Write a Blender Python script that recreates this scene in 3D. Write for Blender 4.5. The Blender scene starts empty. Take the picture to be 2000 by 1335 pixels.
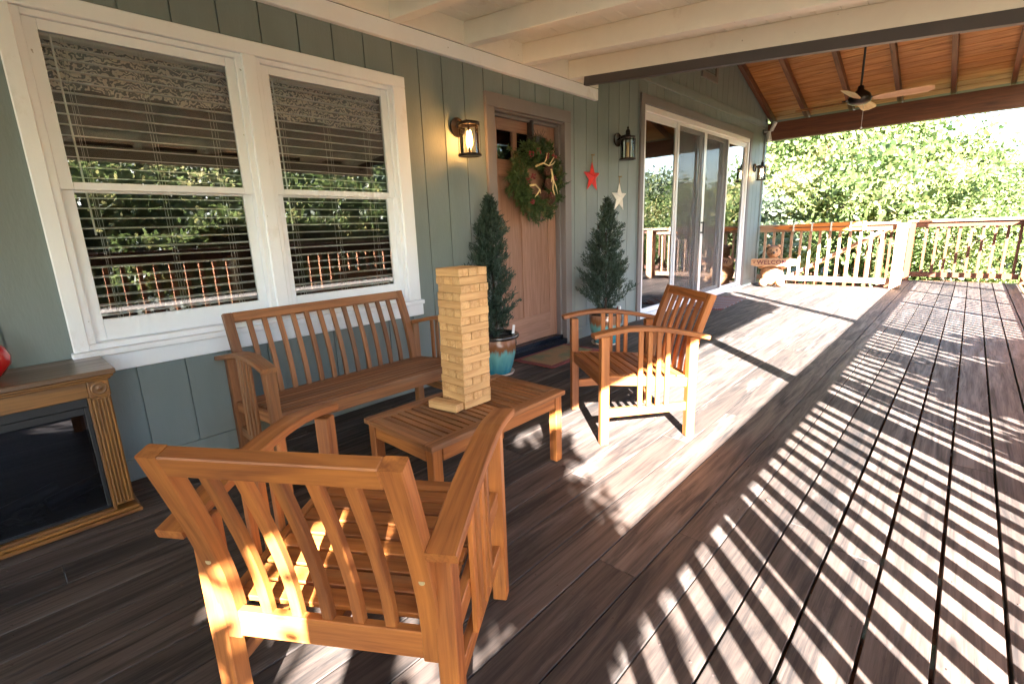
import bpy, math, random
import numpy as np
from mathutils import Vector, Matrix
random.seed(7); RNG = np.random.default_rng(7)
scene = bpy.context.scene
COL = scene.collection
R_ = math.radians

# ------------------------------------------------------------------ camera
cam_d = bpy.data.cameras.new('camera'); cam = bpy.data.objects.new('camera', cam_d); COL.objects.link(cam)
right = Vector((0.6772, -0.7350, -0.0350)); down = Vector((-0.1891, -0.1279, -0.9736)); fwd = Vector((0.7111, 0.6659, -0.2256))
fwd.normalize(); right = (right - fwd * right.dot(fwd)).normalized(); up = right.cross(fwd)
m = Matrix((right, up, -fwd)).transposed().to_4x4(); m.translation = Vector((0, 0, 1.14)); cam.matrix_world = m
cam_d.sensor_width = 36; cam_d.lens = 947.5 / 2000 * 36; cam_d.clip_start = 0.02; cam_d.clip_end = 600
scene.camera = cam

# ------------------------------------------------------------------ light
SUN_EL, SUN_AZ = 27.0, 46.0        # light travels towards +x +y at 46 degrees
w = bpy.data.worlds.new('World'); scene.world = w; w.use_nodes = True
nt = w.node_tree; nt.nodes.clear()
sky = nt.nodes.new('ShaderNodeTexSky'); sky.sky_type = 'NISHITA'; sky.sun_disc = False
sky.sun_elevation = R_(SUN_EL); sky.sun_rotation = R_(224); sky.air_density = 1.0; sky.dust_density = 0.6; sky.ozone_density = 1.0
bg = nt.nodes.new('ShaderNodeBackground'); bg.inputs[1].default_value = 0.06
out = nt.nodes.new('ShaderNodeOutputWorld'); nt.links.new(sky.outputs[0], bg.inputs[0]); nt.links.new(bg.outputs[0], out.inputs[0])
sd = bpy.data.lights.new('sun', 'SUN'); sd.energy = 5.0; sd.angle = R_(0.5); sd.color = (1.0, 0.995, 0.985)
sun = bpy.data.objects.new('sun', sd); COL.objects.link(sun)
dirv = Vector((math.cos(R_(SUN_AZ)) * math.cos(R_(SUN_EL)), math.sin(R_(SUN_AZ)) * math.cos(R_(SUN_EL)), -math.sin(R_(SUN_EL))))
sun.rotation_euler = dirv.to_track_quat('-Z', 'Y').to_euler(); sun.location = (-8, -8, 8)
vs = scene.view_settings; vs.view_transform = 'Standard'; vs.look = 'None'; vs.gamma = 1; vs.use_curve_mapping = False
vs.exposure = 4.85
cy = scene.cycles
cy.max_bounces = 9; cy.diffuse_bounces = 5; cy.glossy_bounces = 4; cy.transmission_bounces = 4; cy.transparent_max_bounces = 12
cy.caustics_reflective = False; cy.caustics_refractive = False; cy.sample_clamp_indirect = 6

# ------------------------------------------------------------------ materials
MATS = {}
def new_mat(name):
    mt = bpy.data.materials.new(name); mt.use_nodes = True; MATS[name] = mt
    n = mt.node_tree; b = n.nodes['Principled BSDF']; return mt, n, b
def N(n, t, **k):
    x = n.nodes.new(t)
    for a, v in k.items(): setattr(x, a, v)
    return x
def mixc(n, fac, a, b, mode='MIX'):
    x = N(n, 'ShaderNodeMix', data_type='RGBA', blend_type=mode)
    for s, v in ((0, fac), (6, a), (7, b)):
        if isinstance(v, (int, float)): x.inputs[s].default_value = v
        elif isinstance(v, tuple): x.inputs[s].default_value = (*v[:3], 1)
        else: n.links.new(v, x.inputs[s])
    return x.outputs[2]
def maprange(n, v, a, b, c=0, d=1):
    x = N(n, 'ShaderNodeMapRange'); n.links.new(v, x.inputs[0])
    for i, q in zip((1, 2, 3, 4), (a, b, c, d)): x.inputs[i].default_value = q
    return x.outputs[0]
def noise(n, vec, scale=1, detail=4, rough=.6, dist=0):
    x = N(n, 'ShaderNodeTexNoise'); n.links.new(vec, x.inputs['Vector'])
    x.inputs['Scale'].default_value = scale; x.inputs['Detail'].default_value = detail
    x.inputs['Roughness'].default_value = rough; x.inputs['Distortion'].default_value = dist
    return x.outputs['Fac']
def vscale(n, vec, s):
    x = N(n, 'ShaderNodeMapping'); n.links.new(vec, x.inputs[0]); x.inputs['Scale'].default_value = s; return x.outputs[0]
def bump(n, b, h, strength=.3, dist=.002):
    x = N(n, 'ShaderNodeBump'); x.inputs['Strength'].default_value = strength; x.inputs['Distance'].default_value = dist
    n.links.new(h, x.inputs['Height']); n.links.new(x.outputs[0], b.inputs['Normal'])

def wood(name, dark, light, rough=.45, var=.25, weather=None, wfac=(.5, .75), gscale=1.0, bstr=.25, coat=0, knots=True):
    mt, n, b = new_mat(name)
    at = N(n, 'ShaderNodeAttribute', attribute_name='grain'); v = at.outputs['Vector']
    g1 = noise(n, vscale(n, v, (1.3 * gscale, 16 * gscale, 16 * gscale)), 1, 4, .6, 1.2)
    g2 = noise(n, vscale(n, v, (5, 170, 170)), 1, 3, .7)
    g3 = noise(n, vscale(n, v, (2.2, 45 * gscale, 45 * gscale)), 1, 3, .6, .6)
    a = N(n, 'ShaderNodeMath', operation='MULTIPLY_ADD'); n.links.new(g2, a.inputs[0]); a.inputs[1].default_value = .35; n.links.new(g1, a.inputs[2])
    a2 = N(n, 'ShaderNodeMath', operation='MULTIPLY_ADD'); n.links.new(g3, a2.inputs[0]); a2.inputs[1].default_value = .45; n.links.new(a.outputs[0], a2.inputs[2])
    f = maprange(n, a2.outputs[0], .70, 1.08)
    c = mixc(n, f, dark, light)
    oi = N(n, 'ShaderNodeObjectInfo')
    big = noise(n, vscale(n, v, (1.1, 1.3, 1.3)), 1, 2, .5)
    vv = N(n, 'ShaderNodeMath', operation='ADD'); n.links.new(oi.outputs['Random'], vv.inputs[0]); n.links.new(big, vv.inputs[1])
    k = maprange(n, vv.outputs[0], .3, 1.7, 1 - var, 1 + var)
    cc = N(n, 'ShaderNodeCombineColor')
    for i in range(3): n.links.new(k, cc.inputs[i])
    c = mixc(n, 1.0, c, cc.outputs[0], 'MULTIPLY')
    if knots:
        vo = N(n, 'ShaderNodeTexVoronoi'); vo.inputs['Scale'].default_value = 1
        n.links.new(vscale(n, v, (1.7, 7, 7)), vo.inputs['Vector'])
        kf = maprange(n, vo.outputs['Distance'], .05, .13, .75, 0)
        c = mixc(n, kf, c, tuple(x * .35 for x in dark))
    if weather:
        wn = noise(n, vscale(n, v, (1.1, 8, 8)), 1, 7, .7, .25)
        wf = maprange(n, wn, wfac[0], wfac[1])
        c = mixc(n, wf, c, weather)
    n.links.new(c, b.inputs['Base Color'])
    n.links.new(maprange(n, f, 0, 1, rough + .12, rough - .06), b.inputs['Roughness'])
    if coat: b.inputs['Coat Weight'].default_value = coat; b.inputs['Coat Roughness'].default_value = .25
    bump(n, b, a2.outputs[0], bstr, .002)
    return mt
def paint(name, col, rough=.5, var=.06, bstr=.12, dirt=None, scale=6, stretch=(1, 1, .25), spec=.5):
    mt, n, b = new_mat(name)
    tc = N(n, 'ShaderNodeNewGeometry'); v = tc.outputs['Position']
    n1 = noise(n, vscale(n, v, tuple(s * scale for s in stretch)), 1, 5, .6, .3)
    n2 = noise(n, vscale(n, v, (90, 90, 22)), 1, 3, .6)
    c = mixc(n, maprange(n, n1, .3, .7), tuple(x * (1 - var) for x in col), tuple(min(1, x * (1 + var)) for x in col))
    if dirt:
        d = noise(n, vscale(n, v, (3.1, 3.1, 2.3)), 1, 8, .75)
        c = mixc(n, maprange(n, d, .6, .78, 0, .55), c, dirt)
        sp = noise(n, vscale(n, v, (38, 38, 38)), 1, 2, .5)
        c = mixc(n, maprange(n, sp, .76, .8, 0, .7), c, tuple(x * .5 for x in dirt))
    n.links.new(c, b.inputs['Base Color']); b.inputs['Roughness'].default_value = rough
    b.inputs['Specular IOR Level'].default_value = spec
    bump(n, b, n2, bstr, .002); return mt
def plain(name, col, rough=.5, metal=0, noise_scale=20, var=.1, coat=0):
    mt, n, b = new_mat(name)
    tc = N(n, 'ShaderNodeTexCoord')
    f = noise(n, tc.outputs['Object'], noise_scale, 4, .6)
    c = mixc(n, f, tuple(x * (1 - var) for x in col), tuple(min(1, x * (1 + var)) for x in col))
    n.links.new(c, b.inputs['Base Color']); b.inputs['Roughness'].default_value = rough; b.inputs['Metallic'].default_value = metal
    if coat: b.inputs['Coat Weight'].default_value = coat; b.inputs['Coat Roughness'].default_value = .05
    return mt
def glass(name, tint=(1, 1, 1), ior=1.52, rough=0.0, boost=0):
    mt, n, b = new_mat(name); n.nodes.remove(b)
    tr = N(n, 'ShaderNodeBsdfTransparent'); tr.inputs[0].default_value = (*tint, 1)
    gl = N(n, 'ShaderNodeBsdfGlossy'); gl.inputs['Roughness'].default_value = rough
    fr = N(n, 'ShaderNodeFresnel'); fr.inputs[0].default_value = ior
    ma = N(n, 'ShaderNodeMath', operation='MULTIPLY_ADD', use_clamp=True); ma.inputs[1].default_value = 1.4; ma.inputs[2].default_value = boost
    n.links.new(fr.outputs[0], ma.inputs[0])
    mx = N(n, 'ShaderNodeMixShader'); n.links.new(ma.outputs[0], mx.inputs[0]); n.links.new(tr.outputs[0], mx.inputs[1]); n.links.new(gl.outputs[0], mx.inputs[2])
    n.links.new(mx.outputs[0], n.nodes['Material Output'].inputs[0]); return mt
def leafmat(name, a, b_, c_=None, trans=.5, rough=.45):
    mt, n, b = new_mat(name)
    at = N(n, 'ShaderNodeAttribute', attribute_name='tone'); t = at.outputs['Fac']
    oi = N(n, 'ShaderNodeObjectInfo')
    c = mixc(n, t, a, b_)
    if c_: c = mixc(n, maprange(n, t, .86, .93), c, c_)
    c = mixc(n, maprange(n, oi.outputs['Random'], 0, 1, 0, .35), c, tuple(x * .6 for x in b_))
    n.links.new(c, b.inputs['Base Color']); b.inputs['Roughness'].default_value = rough
    tl = N(n, 'ShaderNodeBsdfTranslucent'); n.links.new(c, tl.inputs[0])
    mx = N(n, 'ShaderNodeMixShader'); mx.inputs[0].default_value = trans * .6
    n.links.new(b.outputs[0], mx.inputs[1]); n.links.new(tl.outputs[0], mx.inputs[2])
    n.links.new(mx.outputs[0], n.nodes['Material Output'].inputs[0]); return mt
def emis(name, col, s):
    mt, n, b = new_mat(name); b.inputs['Base Color'].default_value = (*col, 1)
    b.inputs['Emission Color'].default_value = (*col, 1); b.inputs['Emission Strength'].default_value = s; return mt

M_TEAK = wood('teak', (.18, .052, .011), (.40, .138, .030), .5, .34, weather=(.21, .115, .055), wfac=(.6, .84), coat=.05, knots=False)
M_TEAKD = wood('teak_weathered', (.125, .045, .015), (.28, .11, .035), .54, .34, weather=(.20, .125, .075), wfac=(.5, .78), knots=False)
M_DECK = wood('deck_wood', (.013, .0088, .007), (.080, .056, .044), .62, .5, weather=(.165, .138, .12), wfac=(.55, .8), bstr=.6, gscale=1.1)
M_RAIL = wood('rail_wood', (.30, .10, .035), (.46, .18, .07), .5, .2, weather=(.25, .15, .1), wfac=(.6, .85))
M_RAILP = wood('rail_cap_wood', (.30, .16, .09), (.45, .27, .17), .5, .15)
M_CEIL = wood('stained_pine', (.27, .098, .022), (.47, .20, .055), .5, .25)
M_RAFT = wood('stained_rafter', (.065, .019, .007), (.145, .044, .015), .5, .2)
M_PINE = wood('tower_pine', (.44, .23, .085), (.64, .39, .17), .55, .16, gscale=1.6, knots=False)
M_OAK = wood('honey_oak', (.10, .038, .010), (.26, .115, .026), .35, .15, gscale=1.4, coat=.3, knots=False)
M_OAKTOP = wood('oak_top', (.10, .055, .03), (.18, .10, .055), .35, .12, coat=.3, knots=False)
M_DOOR = wood('fir_door', (.22, .112, .072), (.30, .16, .11), .5, .1, gscale=1.5, knots=False)
M_ORANGE = wood('orange_plank', (.55, .16, .03), (.75, .25, .05), .35, .1, knots=False)
M_GREEN = paint('sage_siding', (.178, .215, .213), .6, .09, .6)
M_WHITE = paint('white_trim', (.83, .865, .92), .45, .03, .15, dirt=(.5, .46, .42))
M_CREAM = paint('cream_ceiling', (.83, .80, .72), .5, .03, .12, dirt=(.45, .36, .27), stretch=(1, 1, 1))
M_TAUPE = paint('taupe_trim', (.165, .148, .148), .6, .06, .3)
M_DARKB = paint('dark_fascia', (.055, .046, .045), .5, .08, .2)
M_VINYL = plain('white_vinyl', (.82, .82, .84), .3, 0, 8, .02)
M_BLIND = plain('blind_slat_white', (.92, .91, .89), .4, 0, 5, .03)
M_CORD = plain('cord_white', (.6, .57, .52), .6)
M_BRONZE = plain('lantern_bronze', (.03, .022, .018), .4, .8, 40, .3)
M_BLACK = plain('black_matte', (.012, .012, .014), .5)
M_GRAPH = plain('firebox_grey', (.007, .008, .011), .45, 0, 30, .3)
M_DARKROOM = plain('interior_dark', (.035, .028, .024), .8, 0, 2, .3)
M_GLASS = glass('window_glass', (.97, .98, .975))
M_GLASSS = glass('slider_glass', (.75, .8, .77), boost=.10)
M_GLASSD = glass('fire_glass', (.5, .5, .55), boost=.0)
M_GLASSL = glass('lantern_glass', (.96, .96, .94), rough=.03)
M_SOIL = plain('dark_soil', (.02, .014, .01), .9, 0, 60, .4)
M_REDV = plain('red_glaze', (.42, .006, .008), .12, 0, 5, .1, coat=.6)
M_RED = plain('red_metal', (.62, .035, .03), .35, .1, 15, .25)
M_WSTAR = plain('white_metal', (.75, .73, .7), .5, 0, 40, .2)
M_THRESH = plain('threshold_dark', (.015, .02, .035), .25, .5)
M_BRASS = plain('screw_brass', (.5, .38, .2), .5, .4)
M_ROPE = plain('rope_cream', (.7, .66, .56), .8)
M_JUTE = plain('jute_string', (.32, .22, .1), .9)
M_BULB = emis('warm_bulb', (1.0, .45, .12), 7)
M_BULBD = emis('dim_bulb', (1.0, .62, .3), 6)
M_CANDLE = plain('candle_cream', (.6, .5, .3), .5)
M_LAMPW = emis('interior_lamp', (1, .95, .85), 6)
M_BEAR = wood('carved_pine', (.30, .14, .06), (.52, .29, .15), .6, .15, gscale=1.2)
M_BEARD = wood('carved_dark', (.10, .045, .025), (.2, .09, .05), .6, .15)
M_LETTER = plain('painted_letter', (.10, .008, .008), .6)
M_BARK = plain('bark', (.10, .07, .05), .9, 0, 25, .4)
M_BARKR = plain('bark_red', (.25, .11, .06), .8, 0, 15, .4)
M_SAUCER = plain('saucer_terracotta', (.55, .42, .36), .7)
M_TAG = plain('plant_tag', (.7, .7, .72), .4)
M_LEAF = leafmat('oak_leaves', (.05, .08, .02), (.19, .225, .075), (.33, .29, .11), 1.0)
M_LEAF2 = leafmat('bright_leaves', (.07, .115, .03), (.27, .31, .11), (.44, .37, .17), 1.0)
M_LEAF3 = leafmat('grey_green_leaves', (.055, .08, .04), (.19, .22, .13), (.3, .31, .22), .7)
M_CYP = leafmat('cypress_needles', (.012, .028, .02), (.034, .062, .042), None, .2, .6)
M_FIR = leafmat('wreath_needles', (.02, .05, .014), (.075, .13, .035), (.12, .09, .03), .2, .6)
M_BERRY = plain('berry_red', (.20, .012, .018), .3)
M_CONE = plain('cone_brown', (.10, .045, .03), .7, 0, 60, .5)
M_BONE = plain('antler_bone', (.68, .55, .30), .5, 0, 20, .2)
M_TWIG = plain('twig_dark', (.05, .03, .025), .8)
M_BLADE = wood('fan_blade', (.36, .17, .065), (.48, .26, .11), .4, .1, knots=False)
M_FOLD = emis('dummy', (0, 0, 0), 0)

# valance fabric: swirling paisley-like print
mt, n, b = new_mat('valance_fabric'); tc = N(n, 'ShaderNodeTexCoord')
wv = N(n, 'ShaderNodeTexWave'); n.links.new(vscale(n, tc.outputs['Object'], (5, 5, 5)), wv.inputs[0]); wv.wave_type = 'RINGS'
wv.inputs['Scale'].default_value = 4.5; wv.inputs['Distortion'].default_value = 13; wv.inputs['Detail'].default_value = 2; wv.inputs['Detail Scale'].default_value = 1.4
n.links.new(mixc(n, maprange(n, wv.outputs[1], .35, .65), (.14, .14, .15), (.75, .68, .60)), b.inputs['Base Color']); b.inputs['Roughness'].default_value = .9
M_VAL = mt
# insect screen: a see-through grey weave
mt, n, b = new_mat('insect_screen'); b.inputs['Base Color'].default_value = (.13, .12, .12, 1); b.inputs['Roughness'].default_value = .7
tr = N(n, 'ShaderNodeBsdfTransparent'); mx = N(n, 'ShaderNodeMixShader'); mx.inputs[0].default_value = .34
n.links.new(tr.outputs[0], mx.inputs[1]); n.links.new(b.outputs[0], mx.inputs[2]); n.links.new(mx.outputs[0], n.nodes['Material Output'].inputs[0]); M_SCREEN = mt
# glazed pot
mt, n, b = new_mat('pot_glaze'); tc = N(n, 'ShaderNodeTexCoord'); ob = tc.outputs['Object']
sx = N(n, 'ShaderNodeSeparateXYZ'); n.links.new(ob, sx.inputs[0])
dr = noise(n, vscale(n, ob, (26, 26, 2.2)), 1, 4, .6); 
ad = N(n, 'ShaderNodeMath', operation='MULTIPLY_ADD'); n.links.new(dr, ad.inputs[0]); ad.inputs[1].default_value = .16; n.links.new(sx.outputs['Z'], ad.inputs[2])
c1 = mixc(n, maprange(n, ad.outputs[0], .10, .26), (.02, .16, .24), (.13, .34, .34))
c2 = mixc(n, maprange(n, ad.outputs[0], .265, .30), c1, (.19, .075, .028))
c3 = mixc(n, maprange(n, ad.outputs[0], .33, .37), c2, (.26, .13, .085))
n.links.new(c3, b.inputs['Base Color']); b.inputs['Roughness'].default_value = .16; b.inputs['Coat Weight'].default_value = .5; b.inputs['Coat Roughness'].default_value = .06
bump(n, b, dr, .3, .004); M_POT = mt
M_POTRIM = plain('pot_rim_glaze', (.03, .025, .022), .2, 0, 20, .4, coat=.5)
# door mat and rug
def matmat(name, mode):
    mt, n, b = new_mat(name); tc = N(n, 'ShaderNodeTexCoord'); ob = tc.outputs['Object']
    fz = noise(n, ob, 140, 3, .7)
    if mode == 0:
        bl = noise(n, ob, 5, 3, .6)
        c = mixc(n, maprange(n, bl, .45, .62), (.30, .17, .07), (.15, .16, .07)); c = mixc(n, maprange(n, fz, .3, .8, 0, .5), c, (.12, .07, .04))
    else:
        wv = N(n, 'ShaderNodeTexWave'); wv.bands_direction = 'DIAGONAL'; n.links.new(ob, wv.inputs[0]); wv.inputs['Scale'].default_value = 3.2; wv.inputs['Distortion'].default_value = .8
        c = mixc(n, maprange(n, wv.outputs[1], .25, .3), (.16, .05, .05), (.24, .17, .11)); c = mixc(n, maprange(n, wv.outputs[1], .70, .74), c, (.36, .35, .35)); c = mixc(n, maprange(n, wv.outputs[1], .9, .93), c, (.03, .05, .15))
    n.links.new(c, b.inputs['Base Color']); b.inputs['Roughness'].default_value = .95; bump(n, b, fz, .8, .006); return mt
M_MAT = matmat('coir_mat', 0); M_RUG = matmat('striped_rug', 1)
M_MATB = plain('mat_border', (.16, .035, .03), .95, 0, 90, .4)
# ground
mt, n, b = new_mat('forest_ground'); g = N(n, 'ShaderNodeNewGeometry'); f1 = noise(n, g.outputs['Position'], .8, 8, .7); f2 = noise(n, g.outputs['Position'], 9, 5, .7)
c = mixc(n, f1, (.10, .09, .07), (.15, .14, .11)); c = mixc(n, maprange(n, f2, .45, .7), c, (.07, .09, .03)); n.links.new(c, b.inputs['Base Color']); b.inputs['Roughness'].default_value = .95; bump(n, b, f2, .8, .05); M_GROUND = mt

# ------------------------------------------------------------------ mesh helpers
class MB:
    def __init__(s): s.v = []; s.f = []; s.g = []; s.mi = []; s.n = 0
    def add(s, vs, fs, gs=None, mi=0):
        o = s.n; s.v.extend(vs); s.n += len(vs)
        s.f.extend([tuple(i + o for i in f) for f in fs]); s.mi.extend([mi] * len(fs))
        s.g.extend(gs if gs is not None else [(v[0], v[1], v[2]) for v in vs])
    def box(s, c, size, rot=None, ch=0.0, mi=0, seed=None):
        """chamfered box; grain runs along its longest side"""
        hx, hy, hz = size[0] / 2, size[1] / 2, size[2] / 2
        ch = min(ch, hx * .8, hy * .8, hz * .8)
        c = Vector(c); ax = sorted(range(3), key=lambda i: -size[i])
        off = (random.uniform(0, 50), random.uniform(0, 50), random.uniform(0, 50))
        P = []; 
        if ch <= 0:
            for X in (-1, 1):
                for Y in (-1, 1):
                    for Z in (-1, 1): P.append((X * hx, Y * hy, Z * hz))
            F = [(0, 1, 3, 2), (4, 6, 7, 5), (0, 4, 5, 1), (2, 3, 7, 6), (0, 2, 6, 4), (1, 5, 7, 3)]
        else:
            idx = {}
            for X in (-1, 1):
                for Y in (-1, 1):
                    for Z in (-1, 1):
                        for a in range(3):
                            q = [X * hx, Y * hy, Z * hz]
                            for k in range(3):
                                if k != a: q[k] -= (X, Y, Z)[k] * ch
                            idx[(X, Y, Z, a)] = len(P); P.append(tuple(q))
            F = []
            for a in range(3):
                b_, c_ = (a + 1) % 3, (a + 2) % 3
                for sg in (-1, 1):
                    qq = []
                    for (u, v_) in ((-1, -1), (1, -1), (1, 1), (-1, 1)):
                        k = [0, 0, 0]; k[a] = sg; k[b_] = u; k[c_] = v_; qq.append(idx[(*k, a)])
                    F.append(tuple(qq if sg > 0 else qq[::-1]))
            for a in range(3):
                b_, c_ = (a + 1) % 3, (a + 2) % 3
                for sb in (-1, 1):
                    for sc in (-1, 1):
                        k0 = [0, 0, 0]; k1 = [0, 0, 0]; k0[a] = -1; k1[a] = 1
                        for k in (k0, k1): k[b_] = sb; k[c_] = sc
                        q = (idx[(*k0, b_)], idx[(*k1, b_)], idx[(*k1, c_)], idx[(*k0, c_)])
                        F.append(q if sb * sc < 0 else q[::-1])
            for X in (-1, 1):
                for Y in (-1, 1):
                    for Z in (-1, 1):
                        q = (idx[(X, Y, Z, 0)], idx[(X, Y, Z, 1)], idx[(X, Y, Z, 2)]); F.append(q if X * Y * Z > 0 else q[::-1])
        G = [(p[ax[0]] + off[0], p[ax[1]] + off[1], p[ax[2]] + off[2]) for p in P]
        if rot is not None: V = [tuple(c + rot @ Vector(p)) for p in P]
        else: V = [(c.x + p[0], c.y + p[1], c.z + p[2]) for p in P]
        s.add(V, F, G, mi); return s
    def bb(s, x0, x1, y0, y1, z0, z1, ch=0, mi=0):
        return s.box(((x0 + x1) / 2, (y0 + y1) / 2, (z0 + z1) / 2), (abs(x1 - x0), abs(y1 - y0), abs(z1 - z0)), None, ch, mi)
    def beam(s, p, q, wd, th, ch=0, mi=0, upv=(0, 0, 1)):
        """rectangular bar from p to q; wd sideways, th along up"""
        p, q = Vector(p), Vector(q); d = q - p; L = d.length; d.normalize()
        side = d.cross(Vector(upv)); side = Vector((1, 0, 0)) if side.length < 1e-4 else side.normalized(); u = side.cross(d)
        rot = Matrix((d, side, u)).transposed()
        return s.box((p + q) / 2, (L, wd, th), rot, ch, mi)
    def sweep(s, pts, wv, th, mi=0, ch=0.0):
        """rectangular section swept along pts; wv = constant width vector, th = thickness perpendicular"""
        pts = [Vector(p) for p in pts]; wv = Vector(wv); wn = wv.normalized(); hw = wv.length / 2
        off = (random.uniform(0, 50), random.uniform(0, 50), random.uniform(0, 50)); V = []; G = []; F = []; L = 0
        prof = [(-hw, -th / 2), (hw, -th / 2), (hw, th / 2), (-hw, th / 2)] if ch <= 0 else \
            [(-hw + ch, -th / 2), (hw - ch, -th / 2), (hw, -th / 2 + ch), (hw, th / 2 - ch), (hw - ch, th / 2), (-hw + ch, th / 2), (-hw, th / 2 - ch), (-hw, -th / 2 + ch)]
        k = len(prof)
        for i, p in enumerate(pts):
            t = (pts[min(i + 1, len(pts) - 1)] - pts[max(i - 1, 0)]).normalized(); nn = wn.cross(t).normalized()
            if i: L += (p - pts[i - 1]).length
            for a, b_ in prof:
                V.append(tuple(p + wn * a + nn * b_)); G.append((L + off[0], a + off[1], b_ + off[2]))
        for i in range(len(pts) - 1):
            for j in range(k): F.append((i * k + j, i * k + (j + 1) % k, (i + 1) * k + (j + 1) % k, (i + 1) * k + j))
        F.append(tuple(range(k))[::-1]); F.append(tuple(range((len(pts) - 1) * k, len(pts) * k)))
        s.add(V, F, G, mi); return s
    def tube(s, pts, r, seg=8, mi=0, cap=True):
        pts = [Vector(p) for p in pts]; rr = r if isinstance(r, (list, tuple)) else [r] * len(pts)
        V = []; F = []; ref = Vector((.31, .17, .93))
        for i, p in enumerate(pts):
            t = (pts[min(i + 1, len(pts) - 1)] - pts[max(i - 1, 0)]).normalized()
            a = t.cross(ref); a = t.cross(Vector((1, 0, 0))) if a.length < .05 else a; a.normalize(); b_ = t.cross(a)
            for j in range(seg):
                th = 2 * math.pi * j / seg; V.append(tuple(p + (a * math.cos(th) + b_ * math.sin(th)) * rr[i]))
        for i in range(len(pts) - 1):
            for j in range(seg): F.append((i * seg + j, i * seg + (j + 1) % seg, (i + 1) * seg + (j + 1) % seg, (i + 1) * seg + j))
        if cap: F.append(tuple(range(seg))[::-1]); F.append(tuple(range((len(pts) - 1) * seg, len(pts) * seg)))
        s.add(V, F, None, mi); return s
    def lathe(s, prof, c=(0, 0, 0), seg=32, mi=0, flute=0, fz=(0, 0)):
        V = []; F = []; k = len(prof)
        for j in range(seg):
            th = 2 * math.pi * j / seg
            for (r, z) in prof:
                rr = r * (1 - flute * (.5 + .5 * math.cos(th * 14))) if flute and fz[0] < z < fz[1] else r
                V.append((c[0] + rr * math.cos(th), c[1] + rr * math.sin(th), c[2] + z))
        for j in range(seg):
            j2 = (j + 1) % seg
            for i in range(k - 1): F.append((j * k + i, j2 * k + i, j2 * k + i + 1, j * k + i + 1))
        s.add(V, F, None, mi); return s
    def ball(s, c, r, seg=10, rings=6, mi=0, sc=(1, 1, 1), rot=None):
        V = [];F = []
        for i in range(rings + 1):
            ph = math.pi * i / rings
            for j in range(seg):
                th = 2 * math.pi * j / seg
                q = Vector((r * sc[0] * math.sin(ph) * math.cos(th), r * sc[1] * math.sin(ph) * math.sin(th), r * sc[2] * math.cos(ph)))
                if rot is not None: q = rot @ q
                V.append(tuple(Vector(c) + q))
        for i in range(rings):
            for j in range(seg): F.append((i * seg + j, (i + 1) * seg + j, (i + 1) * seg + (j + 1) % seg, i * seg + (j + 1) % seg))
        s.add(V, F, None, mi); return s
    def prism(s, poly, y0, y1, mi=0):
        """polygon in xz extruded y0..y1"""
        k = len(poly); off = (random.uniform(0, 50), random.uniform(0, 50))
        V = [(p[0], y0, p[1]) for p in poly] + [(p[0], y1, p[1]) for p in poly]
        F = [tuple(range(k)), tuple(range(k, 2 * k))[::-1]] + [(i, i + k, (i + 1) % k + k, (i + 1) % k) for i in range(k)]
        s.add(V, F, [(v[2] + off[0], v[0] + off[1], v[1]) for v in V], mi); return s
    def mesh(s, name, mats, smooth=False):
        me = bpy.data.meshes.new(name); me.from_pydata(s.v, [], s.f)
        a = me.attributes.new('grain', 'FLOAT_VECTOR', 'POINT'); a.data.foreach_set('vector', np.array(s.g, dtype=np.float32).ravel())
        for mm in (mats if isinstance(mats, (list, tuple)) else [mats]): me.materials.append(mm)
        if any(s.mi): me.polygons.foreach_set('material_index', s.mi)
        if smooth: me.polygons.foreach_set('use_smooth', [True] * len(s.f))
        me.update(); return me
    def build(s, name, mats, parent=None, smooth=False, loc=None):
        o = bpy.data.objects.new(name, s.mesh(name, mats, smooth)); COL.objects.link(o)
        if parent is not None: o.parent = parent
        if loc is not None: o.location = loc
        return o
def tag(o, label=None, cat=None, group=None, kind=None):
    if label: o['label'] = label
    if cat: o['category'] = cat
    if group: o['group'] = group
    if kind: o['kind'] = kind
    return o
def thing(name, label, cat, loc=(0, 0, 0), rz=0, group=None):
    o = bpy.data.objects.new(name, None); COL.objects.link(o); o.location = loc; o.rotation_euler = (0, 0, rz); o.empty_display_size = .1
    return tag(o, label, cat, group)
def inst(name, me, parent, loc=(0, 0, 0), rot=(0, 0, 0), sc=(1, 1, 1)):
    o = bpy.data.objects.new(name, me); COL.objects.link(o); o.parent = parent; o.location = loc; o.rotation_euler = rot; o.scale = sc; return o

W = 2.877   # face of the house wall

# ------------------------------------------------------------------ ground and hill
def terrain():
    xs = np.concatenate([np.linspace(-60, -12, 9), np.linspace(-10, 40, 60), np.linspace(45, 260, 14)]); ys = np.concatenate([np.linspace(-160, -30, 10), np.linspace(-28, 30, 50), np.linspace(36, 160, 10)])
    X, Y = np.meshgrid(xs, ys, indexing='ij')
    Z = -1.7 + np.clip((X - 12) * .10, 0, 9) + np.clip((-Y - 7) * .02, 0, 3) + .18 * np.sin(X * .9) * np.cos(Y * .7)
    Z = np.where((X < 11) & (Y > -4), -1.7, Z)
    V = np.stack([X, Y, Z], -1).reshape(-1, 3); ny = len(ys)
    F = [(i * ny + j, (i + 1) * ny + j, (i + 1) * ny + j + 1, i * ny + j + 1) for i in range(len(xs) - 1) for j in range(ny - 1)]
    mb = MB(); mb.add([tuple(v) for v in V], F); o = mb.build('ground', M_GROUND, None, True)
    tag(o, 'wooded ground sloping away below the deck', None, kind='structure')
terrain()

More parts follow.
